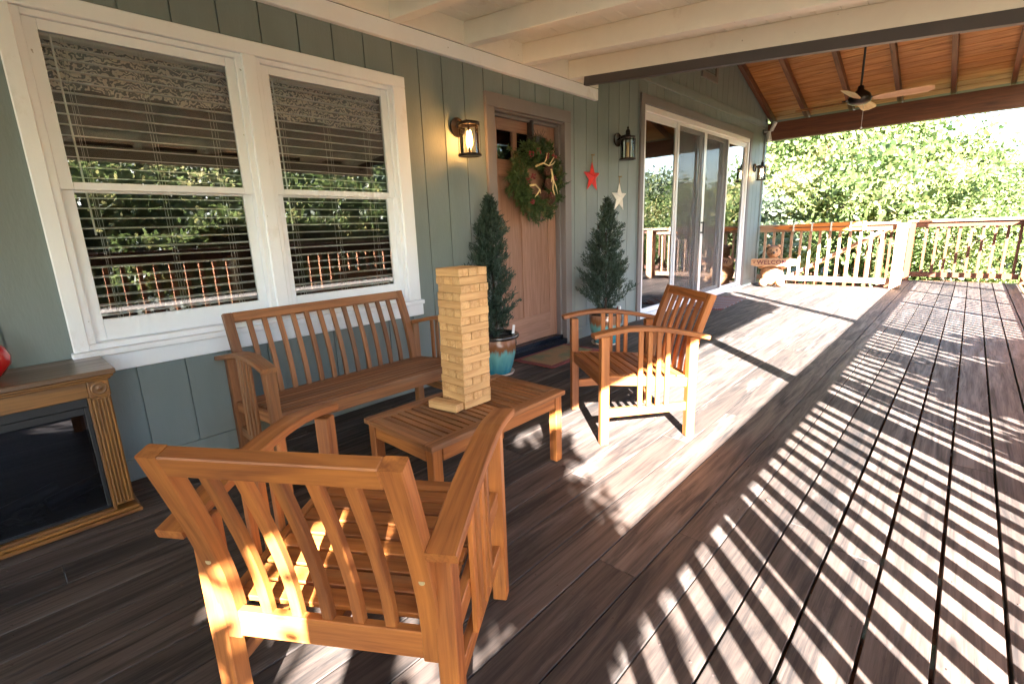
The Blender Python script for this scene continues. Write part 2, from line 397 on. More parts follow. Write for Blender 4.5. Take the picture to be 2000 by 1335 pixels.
# ------------------------------------------------------------------ deck
deck = thing('deck', 'dark stained wooden deck of long boards striped by railing shadows', None); deck['kind'] = 'structure'
del_keys = [k for k in ('category',) if k in deck.keys()]
for k in del_keys: del deck[k]
PITCH = .148; Y0 = .0775
k0, k1 = -5, 19
for k in range(k0, k1):
    ya = Y0 + PITCH * k; yb = ya + PITCH
    xe = 11.3 if yb < .85 else 9.93
    if yb > W + .02: yb = W + .012
    joints = [-6.0]; x = -6.0 + random.choice((1.2, 2.4, 3.0, 3.6, 4.2)) + random.uniform(-.1, .1)
    if k == 3: x = 1.60
    if k == 1: x = 1.93
    while x < xe - 1.2: joints.append(x); x += random.choice((2.4, 3.0, 3.6, 4.2))
    joints.append(xe)
    for a, b_ in zip(joints, joints[1:]):
        gap = random.uniform(.004, .006) if ya > .3 else random.uniform(.008, .012)
        mb = MB(); mb.box(((a + b_) / 2, (ya + yb) / 2, -.019 - random.uniform(0, .0015)), (b_ - a - .0012, yb - ya - gap, .038), None, .0016)
        o = mb.build('board', M_DECK, deck)
mb = MB()
for x in np.arange(-5.9, 11.3, .41): mb.bb(x, x + .04, -.62, W if x < 9.9 else .8, -.24, -.045)
mb.build('joist', M_RAFT, deck)
mb = MB(); mb.bb(-6, 11.3, -.70, -.665, -.26, -.002, .003); mb.bb(-6, 11.3, -.70, -.665, -1.9, -.265); mb.bb(11.301, 11.34, -.70, .82, -.26, -.002); mb.bb(9.935, 9.97, .83, 2.9, -.26, -.002); mb.build('rim_joist_and_sun_skirt', M_RAIL, deck)  # tall outer board is an unseen skirt added to keep the underside dark
# brass nail heads in rows
mb = MB()
for k in range(k0, k1):
    for x in np.arange(-1.38, 11.2, .41):
        for dy in (.03, .118):
            yy = Y0 + PITCH * k + dy
            if yy < W - .02 and (x < 9.8 or yy < .8): mb.lathe([(0, .0006), (.0032, .0006), (.0034, -.001)], (x + random.uniform(-.006, .006), yy, 0), 5)
o = mb.build('nail_heads', M_TWIG, deck); o['kind'] = 'stuff'

lv = []
for i in range(46):
    x, y = random.uniform(.2, 9.3), random.uniform(-.55, 2.75)
    if .1 < x < 2.9 and .5 < y < 2.75 and random.random() < .7: continue
    a = random.uniform(0, 6.28); L = random.uniform(.007, .020); mb = MB(); c, s_ = math.cos(a), math.sin(a)
    mb.add([(x - c * L, y - s_ * L, .002), (x + s_ * L * .4, y - c * L * .4, .005), (x + c * L, y + s_ * L, .003), (x - s_ * L * .4, y + c * L * .4, .006)], [(0, 1, 2, 3)])
    lv.append(mb)
al = MB()
for q in lv: al.add(q.v, q.f)
o = al.build('dry_leaves', M_BARKR); tag(o, 'scattered small dry leaf bits on the deck boards', 'leaf litter', kind='stuff')

# ------------------------------------------------------------------ house
house = thing('house', 'sage green house wall of vertical grooved boards with white trimmed window and wooden door', 'house')
def roofz(x): return 3.63 - .308 * abs(x - 7.18)      # underside of the gable roof at the wall
OPEN = [(.206, 2.105, .56, 2.13), (2.86, 3.94, -1, 2.17), (5.30, 9.06, -1, 2.53)]
def siding(x0, x1):
    segs = [(0.0, 2.60 if x1 < 4.40 else 2.705)]
    if x1 >= 4.40: segs.append((2.80, None))
    pieces = []
    for z0, z1 in segs:
        cur = [(x0, x1, z0, z1)]
        for (a, b_, c, d) in OPEN:
            nx = []
            for (p, q, r, t) in cur:
                if t is None or q <= a or p >= b_: nx.append((p, q, r, t)); continue
                if p < a: nx.append((p, a, r, t))
                if q > b_: nx.append((b_, q, r, t))
                pa, qb = max(p, a), min(q, b_)
                if r < c: nx.append((pa, qb, r, c))
                if t > d: nx.append((pa, qb, d, t))
            cur = nx
        pieces += cur
    g = .0035
    for (p, q, r, t) in pieces:
        mb = MB()
        l = p + (g if abs(p - x0) < 1e-6 else 0); rr = q - (g if abs(q - x1) < 1e-6 else 0)
        if rr - l < .01: continue
        if t is None: poly = [(l, r), (rr, r), (rr, max(r + .01, roofz(rr) + .1)), (l, max(r + .01, roofz(l) + .1))]
        else: poly = [(l, r), (rr, r), (rr, t), (l, t)]
        mb.prism(poly, W, W + .012); mb.build('siding_board', M_GREEN, house)
GX = [1.022 + .2035 * i for i in range(-34, 10)]
GX = [g for g in GX if g < 2.9] + [3.07, 3.27, 3.47, 3.67, 3.87] + [4.033 + .2035 * i for i in range(0, 29)]
GX = [g for g in GX if g < 9.76] + [9.76]
for a, b_ in zip(GX, GX[1:]): siding(a, b_)
# backing behind the grooves
mb = MB()
def back(x0, x1, z0, z1): mb.bb(x0, x1, W + .0125, W + .05, z0, z1)
back(-6.0, .206, 0, 2.6); back(.2061, 2.105, 0, .56); back(.2061, 2.105, 2.13, 2.6); back(2.1051, 2.86, 0, 2.6); back(2.8601, 3.94, 2.17, 2.6); back(3.9401, 5.30, 0, 2.7)
back(5.3001, 9.06, 2.53, 2.7); back(9.0601, 9.84, 0, 2.7)
mb.prism([(4.2, 2.701), (9.9, 2.701), (9.9, roofz(9.9) + .1), (7.18, roofz(7.18) + .1), (4.2, roofz(4.2) + .1)], W + .0125, W + .05)
mb.build('wall_backing', M_GREEN, house)
mb = MB(); mb.bb(9.76, 9.845, W - .02, W + .03, 0, 2.86, .003); mb.bb(9.80, 9.845, W + .031, W + 2.5, 0, 2.86, .003); mb.build('corner_board', M_GREEN, house)
mb = MB(); mb.bb(4.39, 9.76, W - .018, W + .002, 2.70, 2.80, .003); mb.build('band_board', M_GREEN, house)
mb = MB(); mb.bb(-6.0, 2.84, W - .014, W + .002, .004, .112, .002); mb.build('skirting_board', M_GREEN, house)
mb = MB(); mb.bb(3.96, 5.28, W - .014, W + .002, .004, .112, .002); mb.build('skirting_board', M_GREEN, house)
mb = MB(); mb.bb(9.11, 9.755, W - .014, W + .002, .004, .112, .002); mb.build('skirting_board', M_GREEN, house)
# interior shell
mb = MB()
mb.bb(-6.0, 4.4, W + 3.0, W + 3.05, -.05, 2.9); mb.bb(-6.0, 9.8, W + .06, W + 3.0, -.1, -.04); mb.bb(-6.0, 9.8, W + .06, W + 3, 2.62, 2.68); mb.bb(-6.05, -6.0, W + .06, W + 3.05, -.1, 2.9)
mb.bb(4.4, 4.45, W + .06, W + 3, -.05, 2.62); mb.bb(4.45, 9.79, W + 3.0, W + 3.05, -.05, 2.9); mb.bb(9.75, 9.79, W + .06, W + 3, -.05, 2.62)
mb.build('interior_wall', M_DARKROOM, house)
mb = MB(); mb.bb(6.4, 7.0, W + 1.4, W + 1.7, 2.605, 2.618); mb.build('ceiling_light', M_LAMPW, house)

# window pair
YF = W - .025
def window(x0, x1, first):
    win = None
    mb = MB()   # frame jambs
    mb.bb(x0, x0 + .028, W - .005, W + .09, .6995, 2.065, .002); mb.bb(x1 - .028, x1, W - .005, W + .09, .6995, 2.065, .002)
    mb.bb(x0 + .0281, x1 - .0281, W - .005, W + .09, 2.04, 2.065, .002); mb.bb(x0, x1, W - .012, W + .09, .6725, .699, .002)
    win = mb.build('window', M_WHITE, house)
    a, b_ = x0 + .029, x1 - .029
    for (z0, z1, y, nm, bot, top) in ((1.375, 2.039, W + .012, 'upper', .032, .042), (.70, 1.395, W + .040, 'lower', .098, .03)):
        mb = MB(); s = .045
        mb.bb(a, a + s, y, y + .024, z0, z1, .002); mb.bb(b_ - s, b_, y, y + .024, z0, z1, .002)
        mb.bb(a + s, b_ - s, y + .001, y + .023, z0, z0 + bot, .002); mb.bb(a + s, b_ - s, y + .001, y + .023, z1 - top, z1, .002)
        mb.build('sash', M_WHITE, win)
        mb = MB(); mb.bb(a + s - .003, b_ - s + .003, y + .010, y + .013, z0 + bot - .003, z1 - top + .003); mb.build('glass_pane', M_GLASS, win)
    return a, b_
wa = window(.262, 1.105, True); wb = window(1.170, 2.012, False)
mb = MB()
mb.bb(.206, .262, YF, W + .012, .672, 2.066, .003); mb.bb(2.012, 2.105, YF, W + .012, .672, 2.066, .003); mb.bb(1.105, 1.170, YF, W + .012, .672, 2.066, .003)
mb.bb(.206, 2.105, YF - .001, W + .012, 2.0662, 2.132, .003)
mb.build('window_casing', M_WHITE, house)
mb = MB(); mb.bb(.196, 2.118, W - .05, W + .012, .643, .6718, .004); mb.build('window_sill', M_WHITE, house)
mb = MB(); mb.bb(.206, 2.118, W - .028, W + .002, .562, .6426, .003); mb.build('window_apron', M_WHITE, house)

def blind(a, b_, label):
    t = thing('window_blind', label, 'blind', ((a + b_) / 2, W + .115, 2.03)); L = b_ - a - .02
    mb = MB(); mb.box((0, 0, -.01), (L, .05, .04), None, .003); mb.build('head_rail', M_BLIND, t)
    me = MB().box((0, 0, 0), (L, .046, .0036)).mesh('slat', M_BLIND)
    z = -.06; 
    while z > -1.24: inst('slat', me, t, (0, 0, z), (R_(6 + random.uniform(-1.8, 1.8)), R_(random.uniform(-.12, .12)), 0)); z -= .0445
    mb = MB(); mb.box((0, 0, z + .01), (L, .05, .016), None, .003); mb.build('bottom_rail', M_BLIND, t)
    for fx in (-.36, 0, .36):
        mb = MB()
        for yy in (-.024, .024): mb.tube([(fx * L, yy, -.02), (fx * L, yy, z + .01)], .0011, 5)
        mb.tube([(fx * L + .012, -.026, -.02), (fx * L + .012, -.026, z + .01)], .0009, 5)
        mb.build('ladder_cord', M_CORD, t)
    mb = MB(); mb.tube([(-.40 * L, -.036, -.02), (-.39 * L, -.038, -.85)], .004, 8); mb.build('tilt_wand', M_BLIND, t)
blind(*wa, 'white slatted blind behind the left window nearest the mantel'); blind(*wb, 'white slatted blind behind the right window nearest the wall lantern')
def valance(a, b_, label):
    mb = MB(); V = []; F = []; nx, nz = 60, 6
    for i in range(nx + 1):
        for j in range(nz + 1):
            x = a + (b_ - a) * i / nx; V.append((x, W + .185 + .012 * math.sin(x * 46) * (j / nz) + .004 * math.sin(x * 17), 2.05 - .23 * j / nz - .008 * math.sin(x * 23) * (j / nz)))
    for i in range(nx):
        for j in range(nz): F.append((i * (nz + 1) + j, i * (nz + 1) + j + 1, (i + 1) * (nz + 1) + j + 1, (i + 1) * (nz + 1) + j))
    mb.add(V, F); o = mb.build('valance', M_VAL, None, True); tag(o, label, 'valance')
valance(wa[0] - .03, wa[1] + .02, 'grey swirl patterned valance across the top of the left window'); valance(wb[0] - .02, wb[1] + .03, 'grey swirl patterned valance across the top of the right window')

# front door
mb = MB()
mb.bb(2.848, 2.945, YF, W + .012, .0, 2.075, .003); mb.bb(3.857, 3.952, YF, W + .012, .0, 2.075, .003); mb.bb(2.848, 3.952, YF - .001, W + .012, 2.0755, 2.178, .003)
mb.build('door_trim', M_TAUPE, house)
mb = MB(); mb.bb(2.92, 2.9445, W + .001, W + .14, .0, 2.074); mb.bb(3.8575, 3.882, W - .004, W + .14, .0, 2.074, .002); mb.bb(2.945, 3.857, W + .001, W + .14, 2.06, 2.0745)
mb.bb(3.832, 3.857, W + .030, W + .082, .06, 2.055, .002); mb.bb(2.946, 3.856, W + .050, W + .082, 2.036, 2.059, .002)
mb.build('door_jamb', M_TAUPE, house)
mb = MB(); mb.bb(2.946, 3.857, W - .035, W + .13, .004, .06, .006); mb.bb(2.946, 3.857, W + .02, W + .084, .0605, .092, .004); mb.build('door_threshold', M_THRESH, house)
DY = W + .085
mb = MB(); x0, x1 = 2.952, 3.850; st = .115
mb.bb(x0, x0 + st, DY, DY + .042, .095, 2.048, .002); mb.bb(x1 - st, x1, DY, DY + .042, .095, 2.048, .002)
mb.bb(x0 + st, x1 - st, DY + .0005, DY + .0415, 1.945, 2.0475, .002); mb.bb(x0 + st, x1 - st, DY + .0005, DY + .0415, 1.58, 1.715, .002); mb.bb(x0 + st, x1 - st, DY + .0005, DY + .0415, .0955, .33, .002)
xm = (x0 + x1) / 2; mb.bb(xm - .055, xm + .055, DY + .001, DY + .041, .3305, 1.5795, .002)
pw = (x1 - x0 - 2 * st)
for i in (1, 2): xx = x0 + st + pw * i / 3; mb.bb(xx - .025, xx + .025, DY + .001, DY + .041, 1.7155, 1.9445, .002)
door = mb.build('front_door', M_DOOR, house)
for s in (-1, 1):
    mb = MB(); cx = xm + s * (.055 + (pw / 2 - .055) / 2); mb.bb(cx - (pw / 2 - .055) / 2, cx + (pw / 2 - .055) / 2, DY + .012, DY + .03, .3305, 1.5795); mb.build('panel', M_DOOR, door)
for i in range(3):
    xa = x0 + st + pw * i / 3 + (.025 if i else 0); xb = x0 + st + pw * (i + 1) / 3 - (.025 if i < 2 else 0)
    mb = MB(); mb.bb(xa, xb, DY + .018, DY + .022, 1.7155, 1.9445); mb.build('glass_pane', M_GLASS, door)
mb = MB(); mb.tube([(3.0, DY - .06, 1.0), (3.0, DY - .02, 1.0), (3.0, DY, 1.0)], [.026, .012, .026], 12); mb.ball((3.0, DY - .06, 1.0), .028); mb.build('handle', M_BRONZE, door)

# sliding door
mb = MB()
mb.bb(5.285, 5.368, YF, W + .012, 0, 2.458, .003); mb.bb(8.985, 9.085, YF, W + .012, 0, 2.458, .003); mb.bb(5.285, 9.085, YF - .001, W + .012, 2.4585, 2.56, .003)
mb.build('door_trim', M_TAUPE, house)
mb = MB(); f_ = W - .012
mb.bb(5.369, 5.42, f_, W + .12, .03, 2.457, .003); mb.bb(8.93, 8.984, f_, W + .12, .03, 2.457, .003)
mb.bb(5.42, 8.93, f_ + .001, W + .12, 2.39, 2.4565, .003); mb.bb(5.369, 8.984, f_ - .015, W + .12, .004, .055, .003)
sld = mb.build('sliding_door', M_VINYL, house)
xs = [5.42, 6.30, 7.19, 8.10, 8.93]
for i in range(4):
    fixed = i in (0, 3); y = W + (.02 if fixed else .06); a, b_ = xs[i] + (0 if fixed and i == 0 else -.02), xs[i + 1] + (0 if i == 3 else .02); s = .07 if not fixed else .055
    mb = MB(); mb.bb(a, a + s, y, y + .03, .056, 2.389, .003); mb.bb(b_ - s, b_, y, y + .03, .056, 2.389, .003); mb.bb(a + s, b_ - s, y + .001, y + .029, .057, .056 + (.06 if fixed else .085), .003); mb.bb(a + s, b_ - s, y + .001, y + .029, 2.389 - .075, 2.388, .003)
    mb.build('door_leaf', M_VINYL, sld)
    mb = MB(); mb.bb(a + s, b_ - s, y + .012, y + .016, .11, 2.32); mb.build('glass_pane', M_GLASSS, sld)
for i in (1, 2):
    a, b_ = xs[i], xs[i + 1]; y = W + .004
    mb = MB(); mb.bb(a, a + .04, y, y + .012, .056, 2.389); mb.bb(b_ - .04, b_, y, y + .012, .056, 2.389); mb.bb(a + .04, b_ - .04, y, y + .012, .056, .10); mb.bb(a + .04, b_ - .04, y, y + .012, 2.35, 2.389); mb.build('screen_frame', M_VINYL, sld)
    mb = MB(); mb.bb(a + .04, b_ - .04, y + .005, y + .006, .10, 2.35); mb.build('screen', M_SCREEN, sld)
mb = MB(); mb.bb(7.15, 7.172, W - .045, W - .02, .98, 1.16, .006); mb.bb(7.15, 7.172, W - .02, W + .004, .99, 1.01); mb.bb(7.15, 7.172, W - .02, W + .004, 1.13, 1.15); mb.build('handle', M_BLACK, sld)
# gable vent
v = thing('gable_vent', 'small taupe louvred vent high on the gable wall', 'vent', (7.18, W, 3.02))
mb = MB(); mb.bb(-.27, -.20, -.02, 0.001, 0, .42); mb.bb(.20, .27, -.02, .001, 0, .42); mb.bb(-.2, .2, -.02, .001, 0, .07); mb.bb(-.2, .2, -.02, .001, .35, .42); mb.build('frame', M_TAUPE, v)
for i in range(4): mb = MB(); mb.box((0, -.004, .10 + i * .065), (.4, .04, .008), Matrix.Rotation(R_(35), 3, 'X')); mb.build('louvre', M_DARKB, v)

# ------------------------------------------------------------------ shed porch roof
SL = .0956
def shz(y): return 2.44 - SL * (W - y)      # underside of shed rafters
YE = -1.14
roof = thing('porch_roof', 'cream painted porch roof of boards on rafters above the seating', 'roof')
RX = [3.879 - .6235 * i for i in range(0, 16)]
for x in RX:
    mb = MB(); mb.beam((x + .042, W - .042, shz(W - .042) + .072), (x + .042, YE, shz(YE) + .072), .084, .145, .004); mb.build('rafter', M_CREAM, roof)
for i, x in enumerate(RX):
    x0 = x + .085; x1 = (RX[i - 1] if i else 4.36) - .001
    mb = MB(); mb.bb(x0, x1, W - .058, W - .042, 2.436, 2.585); mb.build('blocking_board', M_CREAM, roof)
y = W - .05; 
while y > YE:
    yn = y - .138
    zc = shz((y + yn) / 2) + .155
    rot = Matrix.Rotation(math.atan(SL), 3, 'X')
    mb = MB(); mb.box((-1.0, (y + yn) / 2, zc), (10.7, .1355, .019), rot, .004); mb.build('ceiling_board', M_CREAM, roof); y = yn
mb = MB(); mb.beam((-1.0, W, shz(W) + .19), (-1.0, YE - .05, shz(YE - .05) + .19), 10.9, .02, 0, upv=(0, 0, 1)); mb.build('roof_deck', M_DARKB, roof)
mb = MB(); mb.bb(-6.0, 4.385, W - .04, W - .001, 2.335, 2.4345, .003); mb.build('ledger_board', M_WHITE, roof)
mb = MB(); mb.beam((3.905, 2.66, shz(2.66) - .036), (3.905, YE, shz(YE) - .036), .05, .07, .002); mb.beam((3.985, 2.66, shz(2.66) + .06), (3.985, YE, shz(YE) + .06), .03, .20, .002); mb.build('barge_board', M_DARKB, roof)
mb = MB(); mb.beam((-6.4, YE - .03, shz(YE) + .11), (4.35, YE - .03, shz(YE) + .11), .03, .2, .003); mb.build('fascia_board', M_DARKB, roof)
mb = MB(); mb.beam((-6.0, -.72, shz(-.72) - .072), (4.1, -.72, shz(-.72) - .072), .09, .14, .004); mb.build('support_beam', M_CREAM, roof)

# ------------------------------------------------------------------ gable porch roof
gab = thing('gable_roof', 'stained pine gable porch roof with dark rafters beyond the cream ceiling', 'roof')
RID = 7.18; GS = .308; GE = -1.05
def gz(x): return 3.684 - GS * abs(x - RID)
L_ = math.hypot(2.9, 2.9 * GS)
for sg in (1, -1):
    for yy in (2.83, 2.30, 1.67, 1.05, .44, -.17, -.80):
        a = (RID + sg * .02, yy, gz(RID) + .045); b_ = (RID + sg * 2.95, yy, gz(RID + 2.95) + .045)
        mb = MB(); mb.beam(a, b_, .06, .10, .003); mb.build('rafter', M_RAFT, gab)
    npl = 21
    for i in range(npl):
        t0 = .02 + i * 2.95 / npl; t1 = t0 + 2.95 / npl; tm = (t0 + t1) / 2
        ang = math.atan(GS) * sg; c = (RID + sg * tm, (W + .05 + GE) / 2, gz(RID + tm) + .112 + random.uniform(0, .003))
        mb = MB(); mb.box(c, ((t1 - t0) / math.cos(ang) - .006, W + .05 - GE, .02), Matrix.Rotation(ang, 3, 'Y'), .004)
        mb.build('ceiling_board', M_CEIL, gab)
    mb = MB(); mb.beam((RID + sg * .0, (W + GE) / 2, gz(RID) + .145), (RID + sg * 3.1, (W + GE) / 2, gz(RID + 3.1) + .145), W + .1 - GE, .03); mb.build('roof_deck', M_DARKB, gab)
mb = MB(); mb.bb(RID - .03, RID + .03, GE, W - .001, gz(RID) - .06, gz(RID) + .1); mb.build('ridge_beam', M_RAFT, gab)
mb = MB(); mb.bb(9.84, 9.98, GE, W + .05, 2.50, 2.79, .005); mb.build('eave_beam', M_RAFT, gab)
mb = MB(); mb.bb(4.462, 4.56, GE, W, 2.66, 2.86, .005); mb.build('eave_beam', M_RAFT, gab)
mb = MB(); ya, yb = GE, W
V = []
for xx in (4.43, 4.46): V += [(xx, ya, shz(ya) + .10), (xx, yb, shz(yb) + .10), (xx, yb, 2.87), (xx, ya, 2.87)]
mb.add(V, [(0, 1, 2, 3), (7, 6, 5, 4), (0, 4, 5, 1), (1, 5, 6, 2), (2, 6, 7, 3), (3, 7, 4, 0)]); mb.build('infill_panel', M_DARKB, gab)
for sg in (1, -1): mb = MB(); mb.beam((RID, GE - .03, gz(RID) + .05), (RID + sg * 3.1, GE - .03, gz(RID + 3.1) + .05), .04, .2, .003); mb.build('barge_board', M_RAFT, gab)
mb = MB(); mb.bb(4.5, 9.98, GE + .02, GE + .16, 2.76, 2.95, .004); mb.build('tie_beam', M_RAFT, gab)
xx = 4.6
while xx < 9.8:
    mb = MB(); mb.prism([(xx, 2.951), (xx + .198, 2.951), (xx + .198, max(2.96, gz(xx + .198) + .1)), (xx, max(2.96, gz(xx) + .1))], GE + .06, GE + .08); mb.build('gable_board', M_GREEN, gab); xx += .2
# posts that carry the roofs
def post(x, y, z1, label, s=.1, mat=None):
    mb = MB(); mb.bb(x - s / 2, x + s / 2, y - s / 2, y + s / 2, .001, z1, .005); o = mb.build('porch_post', mat or M_RAIL); tag(o, label, 'post', 'posts carrying the porch roofs')
YR = -.72
post(2.38, YR + .0, shz(YR) - .145, 'porch post at the outer edge of the deck beside the seating')
post(5.05, YR, 2.44, 'porch post where the cream roof meets the pine gable')
post(9.93, YR, 2.499, 'porch post at the far right corner under the eave beam')
post(-1.2, YR, shz(YR) - .145, 'porch post behind the seating nearest the mantel end')

# ceiling fan
fan = thing('ceiling_fan', 'dark ceiling fan with four pale wooden blades hanging from the pine gable', 'ceiling fan', (7.18, 1.13, 2.45))
mb = MB(); mb.tube([(0, 0, .09), (0, 0, 1.19)], .012, 10); mb.lathe([(.0, 1.2), (.06, 1.19), (.07, 1.14), (.03, 1.10), (.012, 1.09)], seg=16); mb.build('down_rod', M_BLACK, fan, True)
mb = MB(); mb.lathe([(.0, .15), (.03, .14), (.035, .10), (.10, .05), (.115, .01), (.11, -.03), (.07, -.055), (.0, -.06)], seg=24); mb.build('motor_housing', M_BRONZE, fan, True)
bm_ = MB(); outl = [(.13, .03), (.20, .055), (.50, .075), (.60, .07), (.66, .03), (.66, -.035), (.60, -.055), (.50, -.06), (.20, -.05), (.13, -.03)]
k = len(outl); V = [(p[0], p[1], .006 - p[1] * .32) for p in outl] + [(p[0], p[1], -p[1] * .32) for p in outl]
bm_.add(V, [tuple(range(k)), tuple(range(k, 2 * k))[::-1]] + [(i, i + k, (i + 1) % k + k, (i + 1) % k) for i in range(k)], [(v[0], v[1], v[2]) for v in V]); bme = bm_.mesh('blade', M_BLADE)
am = MB().bb(.06, .17, -.018, .018, .012, .02).mesh('blade_arm', M_BLACK)
for i in range(4):
    bl = inst('blade', bme, fan, (0, 0, -.01), (0, 0, R_(-90 + 90 * i - 3))); inst('blade_arm', am, bl)
mb = MB(); mb.tube([(.04, -.04, -.05), (.04, -.04, -.30)], .0025, 5); mb.ball((.04, -.04, -.305), .012, 8, 5); mb.build('pull_chain', M_CORD, fan)

# ------------------------------------------------------------------ railings
PB = MB().box((0, 0, .53), (.038, .038, .80), None, .003)
ME_BAL = PB.mesh('baluster', M_RAIL)
ME_BAL2 = MB().box((0, 0, .53), (.038, .038, .80), None, .003).mesh('baluster', M_RAILP)
def railing(name_label, p, q, posts, step=.145, zb=.07, zt=1.05, mats=(M_RAIL, M_RAIL), ps=.09, bal=None, skip=()):
    p, q = Vector((*p, 0)), Vector((*q, 0)); d = (q - p).normalized(); L = (q - p).length; rz = math.atan2(d.y, d.x)
    t = thing('deck_railing', name_label, 'railing', p, rz)
    mb = MB(); mb.bb(-.03, L + .03, -.07, .07, zt - .038, zt, .005); mb.build('cap_rail', mats[1], t)
    mb = MB(); mb.bb(0, L, -.02, .02, zt - .125, zt - .0385, .003); mb.build('top_rail', mats[0], t)
    mb = MB(); mb.bb(0, L, -.02, .02, zb, zb + .085, .003); mb.build('bottom_rail', mats[0], t)
    for x in posts: mb = MB(); mb.bb(x - ps / 2, x + ps / 2, -ps / 2 - .001, ps / 2 + .001, .0005, zt - .0385, .004); mb.build('post', mats[0], t)
    x = step * .6
    while x < L - .03:
        if all(abs(x - a) > ps / 2 + .03 for a in posts): inst('baluster', bal or ME_BAL, t, (x, .0395, 0), (0, 0, 0), (1, 1, 1))
        x += step
    return t
railing('long wooden deck railing down the open right side of the deck', (-5.9, YR), (11.3, YR), [.1, 2.3, 4.5, 6.57, 8.73, 10.9, 13.05, 14.36, 17.1], mats=(M_RAFT, M_RAFT))  # dark wood on the rails stands in for shade on the house side
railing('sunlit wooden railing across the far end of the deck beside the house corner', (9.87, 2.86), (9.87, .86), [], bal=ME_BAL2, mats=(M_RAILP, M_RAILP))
railing('dark railing in shade at the far right end of the deck', (11.27, .80), (11.27, -.66), [.04], mats=(M_RAFT, M_RAILP), bal=MB().box((0, 0, .53), (.038, .038, .80), None, .003).mesh('baluster', M_RAFT))  # rails and balusters in darker wood: shade is put into the colour
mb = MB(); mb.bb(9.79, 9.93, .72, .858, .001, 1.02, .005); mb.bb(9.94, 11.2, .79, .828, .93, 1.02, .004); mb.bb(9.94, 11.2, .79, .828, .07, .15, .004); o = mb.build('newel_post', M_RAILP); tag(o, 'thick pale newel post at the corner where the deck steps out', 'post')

# stair beyond the far railing
st = thing('staircase', 'wooden staircase with sloping handrail going down beyond the far railing', 'staircase', (0, 0, 0))
mb = MB(); mb.beam((10.35, .95, .98), (10.35, 3.3, -.42), .09, .05, .004); mb.build('handrail', M_RAILP, st)  # paler wood paints in the sun falling on this handrail
mb = MB(); mb.beam((11.3, .95, .98), (11.3, 3.3, -.42), .09, .04, .004); mb.build('handrail', M_RAFT, st)
for xx in (10.35, 11.3):
    mb = MB(); mb.beam((xx, .92, -.12), (xx, 3.5, -1.65), .045, .26); mb.build('stringer', M_RAFT, st)
    for i in range(14):
        yy = 1.05 + i * .16; zt = .96 - (yy - .95) * .596; mb = MB(); mb.bb(xx - .019, xx + .019, yy - .019, yy + .019, zt - .9, zt - .01); mb.build('baluster', M_RAFT, st)
for i in range(9): mb = MB(); mb.bb(10.38, 11.27, .93 + i * .28, 1.2 + i * .28, -.20 - i * .17, -.16 - i * .17, .004); mb.build('tread', M_DECK, st)

# orange board tied on far rail
bd = thing('tapered_board', 'long orange tapered board lashed along the far railing with white ties', 'board', (9.775, 0, 1.0))
P = [(2.62, .0), (2.5, .028), (2.3, .048), (2.0, .062), (1.6, .066), (1.24, .066)]
V = []; 
for (yy, h) in P: V += [(-.028 - h * .3, yy, -h), (-.028 - h * .3, yy, h), (.012, yy, h), (.012, yy, -h)]
F = []
for i in range(len(P) - 1):
    for j in range(4): F.append((i * 4 + j, i * 4 + (j + 1) % 4, i * 4 + 4 + (j + 1) % 4, i * 4 + 4 + j))
F.append((20, 21, 22, 23))
mb = MB(); mb.add(V, F, [(v[1], v[2], v[0]) for v in V]); mb.build('plank', M_ORANGE, bd)
mb = MB(); mb.bb(-.062, -.05, 1.25, 2.35, -.012, .004, .002); mb.build('batten', M_RAFT, bd)
for yy in (2.28, 2.0, 1.72, 1.45, 1.27): mb = MB(); mb.bb(-.064, .02, yy - .012, yy + .012, -.07, .075); mb.build('tie', M_ROPE, bd)

